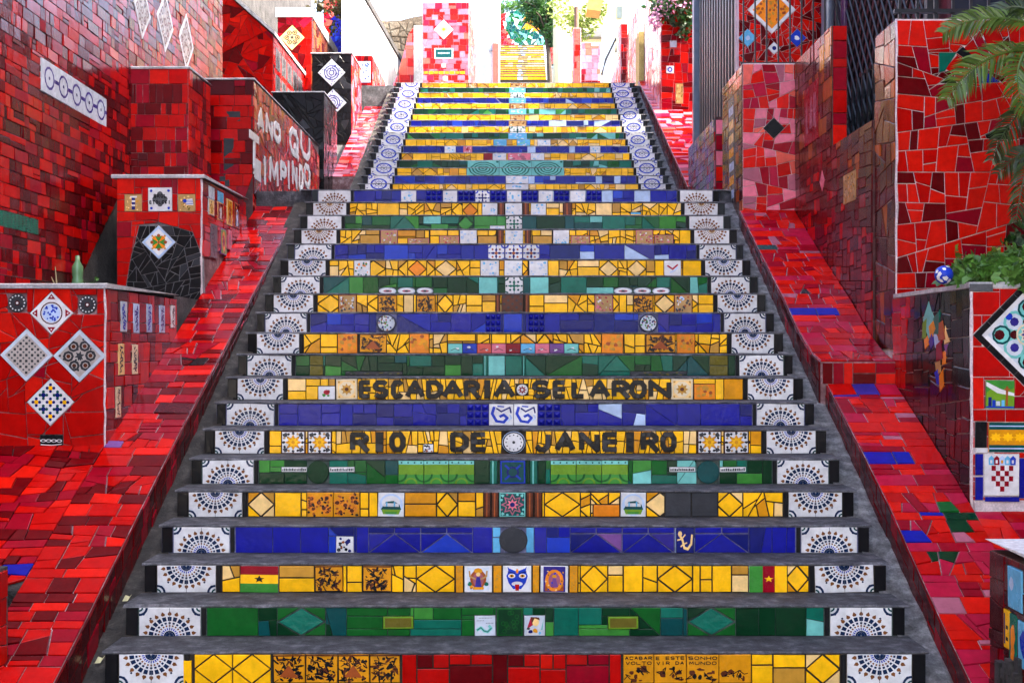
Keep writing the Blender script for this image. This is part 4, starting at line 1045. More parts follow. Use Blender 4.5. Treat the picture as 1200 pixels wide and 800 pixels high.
feats=[(sx(246),sz(246,226),.2,.1,0,[],'pale'),(sx(246),sz(246,243),.2,.13,0,portrait('sand','ochre'),'white'),(sx(257),sz(257,231),.2,.09,0,[],'sky'),(sx(257),sz(257,248),.2,.15,0,portrait('crim','white'),'sand'),(sx(267.5),sz(267,249),.2,.22,0,portrait('gold','rust'),'sand'),(sx(276),sz(276,253),.2,.22,0,portrait('dred','mist'),'rust'),
 (sx(249),sz(249,283),.24,.27,0,script('slate'),'grey'),(sx(260.5),sz(260,283),.22,.22,0,[(rect(.05,.05,.95,.95),'lime'),(reg(.5,.5,.3,10,0,.4),'orange'),(reg(.5,.5,.18,8,0,.25),'crim')],'violet'),(sx(268),sz(268,281),.14,.17,0,[(reg(.5,.5,.3,10),'mauve')],'pink')]
wallface(p2,B,[(0,.52),(.5,.52),(1.0,.68),(1.62,.8),(1.62,1.115),(0,1.115)],'redbright','courses',feats=feats,name='side_tile',h=.12,ws=(.2,.25))
lay(p2,B,colour([rect(0,0,.1,.3)],'black'),'black_shard')
bead(p2,-2.42,9.998,1.6,2.71)
slab('coping',p2,-3.11,-2.39,9.97,11.65,2.742,.028,COPING,n=20,seed=78)

# -- tall house wall on the far left
lw=thing('house_wall','tall dark red tiled house wall on the far left with a blue ornament strip and diamond tiles','wall',(-3.3,5,1))
mb=MB(); mb.box(-7.5,-3.27,1.5,14.43,-.2,9.0,GROUTK); mb.box(-9,-4.25,14.43,27,2,9.0,DARKCONC); mb.box(-3.27,-3.262,1.5,14.4,-.2,2.9,DARKCONC); mb.build('core',lw)
XL=-3.26; B=face_xp(XL,5.0,0)
yx=lambda p: F*XL/(p-VX)-5.0
def zx(p,q): return H+(VY-q)*(F*XL/(p-VX))/F
def strip_orn(n,c,b): return [c2 for k in range(n) for c2 in ring((k+.5)/n,.5,.06 if n>3 else .1,.10 if n>3 else .15,c,10)]+[(rect(0,.44,1,.56),c),(rect(0,.02,1,.06),c),(rect(0,.94,1,.98),c)]
def lace(): return [(rect(.04,.04,.96,.96),'stone')]+sum([ring(.2+.3*i,.2+.3*j,.06,.1,'brown',7) for i in range(3) for j in range(3)],[])+[blob(rnd.random()*.9+.05,rnd.random()*.9+.05,.03,'brown') for _ in range(30)]
y0,y1=yx(46),yx(124)
orn=[]
for k in range(5):
    x=.1+.2*k; orn+=[([(x+.07*math.cos(a*.524),.5+.36*math.sin(a*.524)) for a in range(12)],'purple'),([(x+.055*math.cos(a*.524),.5+.28*math.sin(a*.524)) for a in range(12)],'pale'),(reg(x,.5,.012,6,0,.06),'navy'),(rect(x+.07,.44,x+.13,.56),'purple')]
feats=[((y0+y1)/2,(zx(46,88)+zx(124,132))/2,y1-y0,.225,0,orn,'pale'),(yx(18),zx(18,260),.75,.1,0,crosshatch('teal','slate',12),'teal'),
 (yx(165),zx(165,12),.36,.36,D45,lace(),'white',dict(frame='white')),(yx(192),zx(192,26),.40,.40,D45,lace(),'white',dict(frame='white')),(yx(217),zx(217,50),.40,.40,D45,lace(),'white',dict(frame='white'))]
hl=[]
for ft in feats:
    cx,cy,w_,h_,rot=ft[:5]; ca,sa=math.cos(rot),math.sin(rot); hl.append([(cx+x*w_*ca-y*h_*sa, cy+x*w_*sa+y*h_*ca) for x,y in rect(-.5,-.5,.5,.5)])
tl=courses(0,5.9,.9,8.9,.080,(.19,.24,.12,.09),.14,.25)
tt=fit(colour(tl,'leftwall'),[(0,.5),(4.4,1.70),(5.9,2.86),(5.9,8.9),(0,8.9)])
tt=carve(tt,[[(-.1,.5),(4.4,.5),(4.4,1.76),(-.1,1.05)]])
tt+=colour(courses(5.9,9.4,2.6,8.9,.092,(.19,.24,.12,.09),.14,.25),'leftwall')
lay(lw,B,carve(tt,hl),'tile',gap=.002,minpx=50,cap=295)
for ft in feats: art_tile(lw,B,ft[0],ft[1],ft[2],ft[3],ft[5],ft[6],rot=ft[4],**(ft[7] if len(ft)>7 else {}))

# -- red pier, letter wall and stepped walls climbing on the left
pc=masonry('tiled_pier','plain dark red tiled pier with a cap band behind the second left pedestal','pier',-3.26,-2.77,10.98,11.75,1.5,3.77)
B=face_y(10.98,-3.26,2.5)
wallface(pc,B,rect(0,0,.49,1.14),'leftwall','courses',h=.11,ws=(.12,.16,.09),tall=.3)
lay(pc,B,colour([rect(.49*k/3,1.14,.49*(k+1)/3,1.27) for k in range(3)],'redwall'),'cap_tile')
wallface(pc,face_xp(-2.77,10.98,2.5),rect(0,0,.77,1.27),'redwall','courses',h=.11,ws=(.12,.16))
slab('coping',pc,-3.28,-2.75,10.96,11.77,3.79,.022,COPING,n=16,seed=80)

lt=masonry('lettered_wall','brownish red tiled wall with white tile lettering beside the stair landing','wall',-3.2,-2.43,12.0,16.0,1.5,3.89,GROUTK)
B=face_y(12.0,-3.2,2.5)
wallface(lt,B,[(.22,0),(.60,0),(.77,.5),(.77,1.385),(.22,1.385)],'leftwall','courses',h=.10,ws=(.12,.16,.2))
lay(lt,B,[(q,G('slate',rough=.5,relief=3)) for q in (rect(.52,1.0,.66,1.1),rect(.50,.5,.6,.85),rect(.46,.2,.56,.5),rect(.55,.0,.65,.2))],'stone')
B=face_xp(-2.43,12.0,2.6)
sy=lambda p: F*(-2.43)/(p-VX)-12.0
def szz(p,q): return H+(VY-q)*(F*(-2.43)/(p-VX))/F-2.6
tl=[]; guil(rect(0,0,4.0,1.285),.012,.25,tl)
mid=lambda x,y: G(rnd.choice(PAL['redbright'])) if sy(332)<x<sy(347) else None
tt=fit(colour(tl,'lettered'),[(0,0),(4,.3),(4,1.18),(3.2,1.285),(0,1.285)]); tt=[(p,mid(sum(q[0] for q in p)/len(p),0) or m) for p,m in tt]
lay(lt,B,tt,'tile',gap=.003,minpx=45)
LET=[('A',300,308,126,157),('N',310,318,135,163),('O',319,327,143,168),('Q',338,348,150,184),('U',351,362,153,187),('T',291,302,156,198),('E',296,305,187,212),('I',307,311,183,217),('M',314,325,186,220),('P',327,334,189,218),('I',335,339,188,222),('N',341,347,190,222),('D',349,354,193,226),('O',355,362,192,221)]
for ch,p0,p1_,t_,b_ in LET:
    pc_=(p0+p1_)/2; a,b=sy(p0),sy(p1_); zt,zb=szz(pc_,t_),szz(pc_,b_)
    mb=MB(); k=0
    for q,_ in glyph(ch,a,zb,b,zt,.078 if b-a>.2 else min(.075,(b-a)*.45),'white'):
        q=inset(q,.003)
        if len(q)<3: continue
        n=len(q); mb.add([B(x,y,.006) for x,y in q]+[B(x,y,.0155+.0004*k) for x,y in q],[(j,(j+1)%n,n+(j+1)%n,n+j) for j in range(n)]+[tuple(range(n,2*n))],G('white')); k+=1
    o=mb.build('letter',lt,pos=B((a+b)/2,(zt+zb)/2,0)); o['label']='white tile letter '+ch
slab('coping',lt,-3.22,-2.41,11.98,16.02,3.905,.016,COPING,n=16,seed=81)

bk=masonry('tiled_wall','bright red wall block with slanted top and pale picture tiles on its side','wall',-4.2,-3.3,17.65,20.2,2.5,5.65,GROUTK,top=lambda y:[(-4.2,y,2.5),(-3.3,y,2.5),(-3.3,y,5.68),(-4.2,y,6.5)])
B=face_y(17.65,-4.2,3.9); wallface(bk,B,[(0,0),(.9,0),(.9,1.77),(0,2.58)],'red','guil',.016,ang=.5)
B=face_xp(-3.3,17.65,3.9)
feats=[(.32+.46*i,.42+.36*j,.38,.29,0,script('slate'),'grey') for i in range(5) for j in range(4)]
wallface(bk,B,rect(0,0,2.5,1.76),'red','courses',feats=feats,h=.12,ws=(.2,.25))
mb=MB(); mb.prism([(-3.27,17.62,5.67),(-3.27,17.62,5.72),(-4.25,17.62,6.60),(-4.25,17.62,6.53)][::-1],(0,2.62,0),COPING); mb.build('coping',bk)

br=masonry('tiled_pillar','red pillar with a cream lace diamond tile and a pale cap, upper left','pillar',-3.74,-3.21,20.4,23.2,3,6.75,GROUTK)
B=face_y(20.4,-3.74,4.6)
wallface(br,B,rect(0,0,.53,2.02),'red','guil',.014,[(.23,1.70,.28,.28,D45,roses('sand','slate','brown'),'cream'),(.44,1.96,.12,.2,-D45,[],'rose')],ang=.3)
wallface(br,face_xp(-3.21,20.4,4.6),rect(0,0,2.8,2.1),'brownred','guil',.03,ang=.2)
mb=MB(); mb.box(-3.77,-3.18,20.37,23.23,6.62,6.77,COPING); mb.build('cap',br)

def lacediamond(c): return [(rect(.04,.04,.96,.96),'pale')]+sum([ring(.5,.5,r,r+.05,c,12) for r in (.1,.22,.34)],[])+[blob(rnd.random()*.9+.05,rnd.random()*.9+.05,.03,c) for _ in range(36)]
for nm,lb,x0,x1,y0,y1,z0,z1,dm in (('tiled_pedestal','black tiled pedestal with a single blue diamond tile beside the landing',-3.07,-2.43,16.4,17.6,2.8,4.64,[(.36,.62)]),
   ('tiled_pedestal','black tiled pedestal with two pale lace diamonds stacked one above the other',-3.01,-2.43,19.2,20.35,4,5.77,[(.29,1.02),(.31,.58)])):
    t=masonry(nm,lb,'pedestal',x0,x1,y0,y1,z0,z1,GROUTD); zb=z1-1.3
    B=face_y(y0,x0,zb)
    wallface(t,B,rect(0,0,x1-x0,1.29),'black','guil',.012,[(cx,cz,.29,.29,D45,lacediamond('cobalt' if len(dm)==1 else 'purple'),'cobalt' if len(dm)==1 else 'pale') for cx,cz in dm],ang=.5,name='black_tile')
    wallface(t,face_xp(x1,y0,zb),rect(0,0,y1-y0,1.29),'pinkred' if len(dm)==2 else 'black','guil',.02,ang=.3,name='side_tile')
    slab('coping',t,x0-.02,x1+.02,y0-.02,y1+.02,z1+.018,.016,COPING,n=12,seed=int(y0*10))
t=masonry('tiled_pedestal','small pedestal with a pale blue panel above red tiles at the upper left','pedestal',-2.80,-2.43,22.0,24.2,5,6.38,GROUTD)
B=face_y(22,-2.8,5.4); wallface(t,B,rect(0,0,.37,.97),'redwall','guil',.012,[(.19,.70,.31,.36,0,scatter('mist',['purple','pale','cobalt'],50,.04),'mist')])
wallface(t,face_xp(-2.43,22,5.4),rect(0,0,2.2,.97),'pinkwall','guil',.03,ang=.3,name='side_tile')
mu=masonry('mosaic_wall','small wall with a blue and red mosaic panel behind the leafy stem','wall',-3.6,-2.85,24.3,24.6,5,8.0,GROUTK)
B=face_y(24.3,-3.6,5.5); tl=[]; guil(rect(0,0,.75,2.5),.012,.6,tl)
lay(mu,B,[(p,G(rnd.choice(['blue','cobalt','blue'] if ((sum(q[0] for q in p)/len(p)-.33)/.22)**2+((sum(q[1] for q in p)/len(p)-1.65)/.75)**2<1 else ['rose','red','crim','salmon']))) for p in tl],'tile')

# dark gap behind the left pedestals: weathered concrete ledge, green bottle, weeds
o=mesh_obj('ledge',*boxv(-3.262,-2.44,9.26,10.02,-.2,1.78),[DARKCONC]); o['label']='dark weathered concrete ledge between the two left pedestals'; o['category']='ledge'
mb=MB(); c=Vector((-3.19,9.45,1.78))
prof=[(0,.035),(.03,.042),(.05,.036),(.08,.042),(.12,.042),(.14,.036),(.17,.042),(.22,.040),(.26,.018),(.30,.016)]
mb.tube([c+Vector((0,0,h)) for h,_ in prof],[r for _,r in prof],plain('green_plastic',(.10,.22,.10),.25),10)
o=mb.build('plastic_bottle',pos=c,smooth=True); o['label']='ribbed green plastic bottle standing in the dark gap behind the left pedestal'; o['category']='bottle'

# ------------------------------------------------------------------ broken kerb boxes at the bottom corners
kb=masonry('tiled_kerb_box','dark red tiled box with worn white top, bottom right corner','kerb box',2.13,3.0,4.2,5.8,-.2,.50,GROUTK)
B=face_xn(2.13,5.8,-.17)
wallface(kb,B,[(0,0),(.02,0),(.14,.22),(.30,.24),(.36,0),(1.6,0),(1.6,.67),(0,.67)][:2]+[(1.6,0),(1.6,.67),(0,.67)],'darkred','guil',.018,[(.30,.55,.16,.18,0,[blob(.3,.6,.15,'mist')],'sky'),(.20,.36,.07,.17,0,[(rect(.1,.1,.3,.9),'navy'),(rect(.4,.2,.8,.3),'black'),(rect(.4,.5,.8,.6),'black')],'yellow'),(.28,.34,.08,.2,0,[blob(.5,.5,.3,'orange'),blob(.5,.2,.25,'orange')],'teal'),(.40,.33,.14,.2,0,[blob(.5,.5,.3,'cobalt')],'sky')],ang=.1,gap=.002)
wallface(kb,plane((3.0,5.8,-.17),(-1,0,0),(0,0,1)),rect(0,0,.87,.67),'darkred','guil',.02,ang=.1,name='back_tile')
slab('top_slab',kb,2.11,3.02,4.2,5.83,.545,.045,LIMEW,n=20,amp=.01,seed=90)
mb=MB(); 
for k in range(30):
    a=rnd.uniform(5.42,5.62); mb.add(*boxv(2.085+rnd.uniform(0,.03),2.15,a,a+rnd.uniform(.02,.05),-.2+rnd.uniform(0,.2),-.12+rnd.uniform(0,.22)),DARKCONC)
o=mb.build('rubble',kb); o['kind']='stuff'
kl=masonry('tiled_kerb_box','dark red tiled slab with crumbling edge, bottom left corner','kerb box',-3.2,-2.29,4.6,5.85,-.2,.42,DARKCONC)
wallface(kl,face_xp(-2.29,4.6,-.2),rect(0,0,1.22,.61),'redwall','guil',.03,ang=.1,name='side_tile')
wallface(kl,plane((-2.29,5.85,-.2),(-1,0,0),(0,0,1)),rect(0,0,.9,.61),'redwall','guil',.03,ang=.1,name='back_tile')

# ------------------------------------------------------------------ right: planter, tower block, walls
pl=masonry('planter','tiled planter with a large framed ornate diamond and a checkered shield tile, right edge','planter',2.5,3.45,7.11,8.57,.2,1.735,GROUTL)
B=face_y(7.11,2.5,.55)
fx=lambda p: wx(p,7.11)-2.5
fz=lambda p: wz(p,7.11)-.55
def bigorn():
    o=[(rect(.13,.13,.87,.87),'pale')]+sym4([(reg(.5,.26,.15,10),'aqua'),(reg(.5,.26,.11,10),'pale'),(reg(.5,.26,.06,8),'purple'),(reg(.26,.26,.13,10),'petrol'),(reg(.26,.26,.1,10),'aqua'),(reg(.24,.24,.07,8),'maroon'),([(.4,.42),(.34,.34),(.42,.4)],'crim'),(reg(.38,.38,.06,8),'maroon'),(reg(.16,.5,.05,8),'cobalt')])
    o+=[(reg(.5,.5,.15,12),'cream'),(reg(.5,.5,.125,12),'aqua')]+star(.5,.5,.12,'cream',8,.6)+star(.5,.5,.085,'purple',8,.6)
    fr=[(p,'white') for p in (rect(.075,.075,.925,.13),rect(.075,.87,.925,.925),rect(.075,.13,.13,.87),rect(.87,.13,.925,.87))]
    ln=[(p,'grey') for s in (.25,.5,.75) for p in (rect(s,0,s+.006,.07),rect(s,.93,s+.006,1),rect(0,s,.07,s+.006),rect(.93,s,1,s+.006))]
    return o+fr+ln
def coat():
    o=[]
    for i in range(5):
        for j in range(5):
            if j==0 and i in(0,4): continue
            o.append((rect(.2+.125*i,.1+.125*j,.325+.125*i,.225+.125*j),'crim' if (i+j)%2==0 else 'white'))
    for k,c in enumerate(('sky','crim','mist','sky','cobalt')):
        x=.12+.155*k; o+=[([(x,.74),(x+.15,.74),(x+.16,.9),(x+.075,.97),(x-.01,.9)],c),(rect(x+.04,.78,x+.1,.86),'white' if c!='mist' else 'gold')]
    return o
def hillpic(): return [(rect(0,.0,1,1),'lime'),([(0,.55),(.3,.8),(.7,.6),(1,.75),(1,1),(0,1)],'grass'),([(0,.8),(.4,.55),(1,.45),(1,.55),(.5,.7),(0,.95)],'white'),(rect(.08,.08,.2,.4),'navy'),(rect(.22,.08,.34,.3),'cobalt'),(rect(.36,.1,.5,.26),'pale'),(rect(.55,.08,.66,.3),'sky'),(rect(.7,.1,.78,.8),'rust'),(rect(.64,.66,.84,.72),'rust'),(rect(0,.02,1,.08),'cobalt')]
def suns(): return [(rect(0,.76,1,1),'petrol'),(rect(0,0,1,.24),'petrol'),(rect(0,.86,1,.9),'mist'),(rect(0,.1,1,.14),'mist')]+[c for k in range(3) for c in star(.18+.32*k,.5,.17,'yellow',8,.6)]
feats=[(fx(1203),fz(392),.42,.42,D45,bigorn(),'black'),(fx(1171),fz(462),.157,.157,0,hillpic(),'lime'),(fx(1173),fz(556),.194,.23,0,coat(),'white'),
 (fx(1180),fz(512),.21,.165,0,suns(),'gold'),(fx(1149),fz(509),.065,.145,0,[],'black'),(fx(1149),fz(527.5),.065,.03,0,[],'white'),
 (fx(1147),fz(544),.045,.12,0,[],'blue'),(fx(1147),fz(572),.045,.13,0,[],'blue'),(fx(1174),fz(584.5),.19,.03,0,[],'blue'),(fx(1198),fz(560),.04,.22,0,[],'blue'),(fx(1149),fz(337),.13,.045,0,[],'grey')]
wallface(pl,B,rect(.005,.02,.94,1.18),'redbright','courses',feats=feats,h=.17,ws=(.14,.19,.22),name='front_tile')
B=face_xn(2.5,8.57,.55)
u2=lambda p: 8.57-F*2.5/(p-VX)
def z2(p,q): return H+(VY-q)*(F*2.5/(p-VX))/F-.55
# a long mosaic shape of coloured shards on the dark side face
CONT=[('aqua',[(1083,375),(1090,352),(1096,372),(1090,398)]),('teal',[(1096,372),(1104,362),(1102,392),(1094,392)]),('lime',[(1083,378),(1088,372),(1087,396),(1082,398)]),('gold',[(1090,382),(1096,375),(1099,385),(1092,402)]),('rust',[(1099,380),(1107,375),(1110,398),(1100,400)]),('sand',[(1109,380),(1115,400),(1108,404)]),('orange',[(1084,398),(1089,392),(1090,404),(1086,410)]),('purple',[(1090,400),(1094,390),(1097,402),(1093,410)]),('mist',[(1096,392),(1100,386),(1103,404),(1098,408)]),('crim',[(1099,404),(1105,398),(1107,420),(1099,424)]),('violet',[(1107,404),(1114,402),(1110,414)]),('orange',[(1106,412),(1111,410),(1110,426),(1105,428)]),('tan',[(1097,424),(1104,422),(1104,436),(1099,440)]),('cobalt',[(1097,436),(1101,432),(1102,452),(1099,450)]),('orange',[(1102,440),(1108,430),(1108,452),(1103,460)])]
holes=[]
for c,pp in CONT:
    q=[(u2(a),z2(a,b)) for a,b in pp]
    if area(q)<0: q=q[::-1]
    holes.append((q,c))
bg_=[]; guil(rect(0,0,1.455,1.183),.016,.05,bg_)
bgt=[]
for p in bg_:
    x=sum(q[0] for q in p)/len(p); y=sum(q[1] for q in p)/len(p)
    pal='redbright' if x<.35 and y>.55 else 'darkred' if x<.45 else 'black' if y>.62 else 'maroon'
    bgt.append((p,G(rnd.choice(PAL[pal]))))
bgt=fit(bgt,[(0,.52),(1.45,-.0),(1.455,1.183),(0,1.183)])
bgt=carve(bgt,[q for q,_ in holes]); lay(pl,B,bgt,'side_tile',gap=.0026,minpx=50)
lay(pl,B,[(q,G(c)) for q,c in holes],'mosaic_shard',minpx=18,gap=.0015)
mb=MB()
mb.box(2.485,3.47,7.10,7.15,1.735,1.765,COPING); mb.box(2.49,2.53,7.15,8.55,1.735,1.76,COPING); mb.build('rim',pl)
mb=MB(); mb.box(2.53,3.45,7.15,8.56,1.736,1.75,SOIL); mb.build('soil',pl)

bead(pl,2.5,7.108,.5,1.735)
tb=masonry('tiled_wall','tall bright red wall of large irregular tiles with a fan of coloured pieces behind the palm','wall',2.52,3.95,8.58,9.06,.8,3.58,GROUTL)
B=face_y(8.58,2.52,1.4)
fx=lambda p: wx(p,8.58)-2.52
fz=lambda p: wz(p,8.58)-1.4
fan=[('red',[(1107,80),(1121,65),(1134,75),(1120,90)]),('teal',[(1100,62),(1121,62),(1107,84),(1100,86)]),('black',[(1120,62),(1128,55),(1148,74),(1140,76)]),('red',[(1128,58),(1140,46),(1152,70),(1146,74)]),('crim',[(1140,44),(1148,36),(1160,66),(1152,70)]),('red',[(1150,36),(1168,30),(1176,48),(1160,64)]),('black',[(1100,98),(1112,90),(1122,98)]),('red',[(1114,92),(1140,78),(1124,98)]),('grey',[(1125,98),(1142,80),(1148,82),(1136,98)]),('red',[(1137,98),(1148,86),(1148,98)]),('blue',[(1149,98),(1149,80),(1172,97)]),('dred',[(1152,80),(1178,92),(1174,97)]),('scarlet',[(1160,60),(1180,58),(1182,80),(1166,74)]),('black',[(1154,158),(1184,145),(1180,164),(1156,163)]),('crim',[(1182,70),(1200,68),(1200,86),(1184,88)]),('cobalt',[(1190,72),(1199,67),(1198,77)]),('aqua',[(1188,90),(1200,88),(1200,98),(1190,97)])]
hs=[]
for c,pp in fan:
    q=[(fx(a),fz(b)) for a,b in pp]
    if area(q)<0: q=q[::-1]
    hs.append((q,c))
tl=[]; guil(rect(0,0,1.42,2.17),.0135,.15,tl)
lay(tb,B,carve(colour(tl,'redmix'),[q for q,_ in hs]),'front_tile',gap=.0028,bev=.003)
lay(tb,B,[(q,G(c)) for q,c in hs],'fan_tile',minpx=15,gap=.002)
lay(tb,face_xn(2.52,9.06,1.4),colour([q for q in (lambda g:(guil(rect(0,0,.48,2.17),.02,.2,g),g)[1])([])],'brownred'),'side_tile')
bead(tb,2.52,8.578,1.4,3.58)
rl=thing('railing','black iron railing on top of the tall red wall at the right','railing',(2.6,8.7,3.58))
mb=MB(); IRON=plain('black_iron',(.012,.012,.014),.45,.3)
mb.box(2.55,3.95,8.72,8.76,3.66,3.685,IRON); mb.build('rail',rl)
mb=MB(); mb.box(2.55,3.95,8.72,8.76,4.42,4.45,IRON); mb.build('rail',rl)
for k in range(12):
    mb=MB(); x=2.58+.12*k; mb.box(x,x+.018,8.731,8.749,3.58,4.42,IRON); mb.build('bar',rl)

sw=masonry('tiled_wall','long dark red and brown tiled side wall above the right slope with a gold picture tile','wall',2.5,2.66,9.07,11.56,.8,3.0,GROUTK)
B=face_xn(2.5,11.56,1.2)
u2=lambda p: 11.56-F*2.5/(p-VX)
def z2(p,q): return H+(VY-q)*(F*2.5/(p-VX))/F-1.2
tl=[]; guil(rect(0,0,2.49,1.8),.0125,.06,tl,.75)
tt=[]
for p in tl:
    x=sum(q[0] for q in p)/len(p); y=sum(q[1] for q in p)/len(p)
    tt.append((p,G(rnd.choice(PAL['brownred' if y>1.45 and x>1.5 else rnd.choice(['darkred','leftwall','darkred'])]))))
golds=[(u2(997),z2(997,220),.36,.22,0,scatter('tan',['ochre','gold','sand','olive'],60,.035),'tan'),(u2(965),z2(965,212),.12,.12,D45,[],'pink')]
hl=[[(cx+x*w_*math.cos(r)-y*h_*math.sin(r),cy+x*w_*math.sin(r)+y*h_*math.cos(r)) for x,y in rect(-.5,-.5,.5,.5)] for cx,cy,w_,h_,r,_,_ in golds]
lay(sw,B,carve(tt,hl),'tile',gap=.002,minpx=50)
for g_ in golds: art_tile(sw,B,g_[0],g_[1],g_[2],g_[3],g_[5],g_[6],rot=g_[4])
pi=masonry('tiled_pillar','narrow red tiled pillar standing on the dark red side wall','pillar',2.5,2.62,10.24,11.56,3.0,3.95,GROUTK)
B=face_y(10.24,2.5,3.0)
lay(pi,B,[(rect(.004,a,.116,b),G(c)) for a,b,c in ((-.02,.17,'scarlet'),(.17,.26,'crim'),(.26,.44,'red'),(.44,.62,'crim'),(.62,.69,'red'),(.69,.83,'crim'),(.83,.95,'red'))],'tile')
B=face_xn(2.5,11.56,3.0)
wallface(pi,B,rect(0,0,1.32,.95),'brownred','courses',feats=[(1.2,.82,.14,.2,0,[],'gold'),(1.02,.76,.14,.2,0,[],'gold'),(.65,.38,.5,.5,0,word('LAR',.1,.2,.9,.8,.1,'mauve'),'crim')],h=.14,ws=(.1,.12,.15),name='side_tile')

# house on the right behind the walls
hs_=thing('house','dark red house front with iron grilles and a steel pipe behind the right walls','house',(3.1,8.9,2))
HW=rough_mat('plum_red_plaster',(.035,.006,.012),(.13,.015,.03),5,.3,.6,.01)
mb=MB(); mb.box(3.1,9,9.3,16.6,0,14.6,HW); mb.box(3.98,9,-6,9.3,-.2,14.6,HW); mb.build('wall',hs_)  # unseen near wing and extra height added to keep the stairs in shade
gr=thing('window_grille','diamond pattern iron grille over the house window right of the pillar','grille',(3.05,10.6,2.9))
mb=MB()
for k in range(-8,10):
    mb.tube([(3.03,10.2+.16*k,3.0),(3.03,10.2+.16*k+1.5,4.9)],.010,IRON,4); mb.tube([(3.045,10.2+.16*k+1.5,3.0),(3.045,10.2+.16*k,4.9)],.010,IRON,4)
mb.build('lattice',gr)
mb=MB(); mb.box(3.0,3.08,9.45,9.52,2.6,5.2,IRON); mb.box(3.0,3.08,12.6,12.7,2.6,5.2,IRON); mb.box(3.0,3.08,9.52,12.6,4.95,5.05,IRON); mb.build('frame',gr)
wn=thing('window','small pale window pane with dark upright bars behind the grille','window',(3.08,11,3.2))
mb=MB(); mb.box(3.06,3.085,10.9,11.9,3.28,3.72,glaze((.42,.60,.66),.1)); mb.build('pane',wn)
for k in range(6):
    mb=MB(); y=10.95+.17*k; mb.box(3.02,3.05,y,y+.04,3.2,3.8,IRON); mb.build('bar',wn)
mb=MB(); mb.tube([(2.95,12.25,2.6),(2.95,12.25,8)],.06,plain('steel_blue_paint',(.20,.24,.32),.35,.4),12); mb.tube([(3.02,11.9,2.6),(3.02,11.9,8)],.035,plain('plum_paint',(.07,.03,.10),.35),10); mb.build('pipe',hs_,smooth=True)
hp=rough_mat('grey_purple_board',(.03,.02,.05),(.10,.06,.13),6,.3,.5,.01)
for k in range(6):
    mb=MB(); mb.box(3.05,3.098,12.35+.14*k,12.47+.14*k,3,9,hp); mb.build('panel',hs_)
o=MB(); o.box(3.12,3.6,9.26,9.295,3.75,5.3,plain('dark_glass',(.02,.025,.04),.08)); o.box(3.62,3.66,9.24,9.29,3.7,5.3,plain('yellow_paint',(.55,.36,.05),.5)); o.build('window',hs_)

pk=masonry('tiled_pillar','rose and pink tiled pillar with a black diamond tile at the head of the right slope','pillar',2.03,2.55,11.58,12.66,1.8,3.95,GROUTL)
B=face_y(11.58,2.03,2.5)
wallface(pk,B,rect(0,.05,.515,1.44),'pinkred','guil',.012,[(.275,.87,.135,.135,D45,[],'black')],ang=.16,name='front_tile')
B=face_xn(2.03,12.66,2.5); wallface(pk,B,rect(0,0,1.08,1.44),'brownred','courses',feats=[(.55,.75,.3,1.0,0,[(rect(.1,.05+.13*k,.9,.13+.13*k),rnd.choice(['pale','sand','mist','gold'])) for k in range(7)],'grey')],h=.11,ws=(.12,.16),name='side_tile')
r2=thing('railing','thin black upright bars on top of the rose pillar','railing',(2.3,11.7,3.95))
mb=MB(); mb.box(2.03,2.9,11.69,11.715,3.965,3.985,IRON); mb.build('rail',r2)
for k in range(9):
    mb=MB(); x=2.05+.105*k; mb.box(x,x+.014,11.695,11.709,3.985,5.4,IRON); mb.build('bar',r2)
bw=masonry('tiled_wall','red mosaic wall with an orange diamond in a white frame behind the thin bars','wall',2.22,3.09,12.9,13.1,2.5,5.6,GROUTL)
B=face_y(12.9,2.22,3.7)
fx=lambda p: wx(p,12.9)-2.22
fz=lambda p: wz(p,12.9)-3.7
def orangelace(): return [(rect(.1,.1,.9,.9),'orange')]+[blob(rnd.uniform(.15,.85),rnd.uniform(.15,.85),.04,rnd.choice(['rust','ochre','gold'])) for _ in range(50)]
wallface(bw,B,rect(0,.0,.86,1.9),'redmix','guil',.006,[(fx(904),fz(12),.34,.34,D45,orangelace(),'white'),(fx(934),fz(45),.13,.13,D45,[blob(.5,.5,.2,'white')],'cobalt'),(fx(876),fz(45),.13,.13,D45,[blob(.5,.5,.2,'mist')],'sky'),(fx(907),fz(57),.09,.09,D45,[(reg(.5,.5,.25,8),'navy')],'white')],ang=.7)

fe=thing('metal_fence','dark ribbed sheet metal fence with a steel post right of the upper stairs','fence',(2.35,13.2,3))
FM=rough_mat('dark_painted_metal',(.012,.010,.013),(.040,.031,.034),4,.3,.45,.01)
k=0; y=13.15
while y<16.55:
    mb=MB(); mb.box(2.36,2.41,y,y+.19,3.3,8.6,FM); mb.box(2.335,2.36,y+.02,y+.10,3.3,8.6,FM); mb.build('panel',fe); y+=.2
mb=MB(); mb.box(2.28,2.42,16.56,16.72,3.3,8.8,plain('blue_grey_steel',(.10,.13,.18),.4,.4)); mb.build('post',fe)
mb=MB(); mb.box(2.25,2.42,13.0,13.14,3.0,8.6,FM); mb.build('post',fe)
mb=MB(); mb.box(2.32,2.36,13.15,16.55,5.9,6.0,FM); mb.build('rail',fe)
lo=masonry('tiled_wall','low purple-grey tiled wall in front of the dark metal fence','wall',2.05,2.2,13.3,15.3,2.6,3.78,GROUTK)
wallface(lo,face_xn(2.05,15.3,2.8),rect(0,0,2,.97),'brownred','courses',h=.1,ws=(.12,.18),recolor=lambda x,y: G(rnd.choice(['mauve','violet','crim','grey'])),name='side_tile')
lay(lo,face_y(13.3,2.05,2.8),[(rect(.005,a,.145,a+.15),G(c)) for a,c in ((0,'red'),(.16,'crim'),(.32,'scarlet'),(.48,'pink'),(.64,'crim'),(.80,'pink'))],'end_tile')
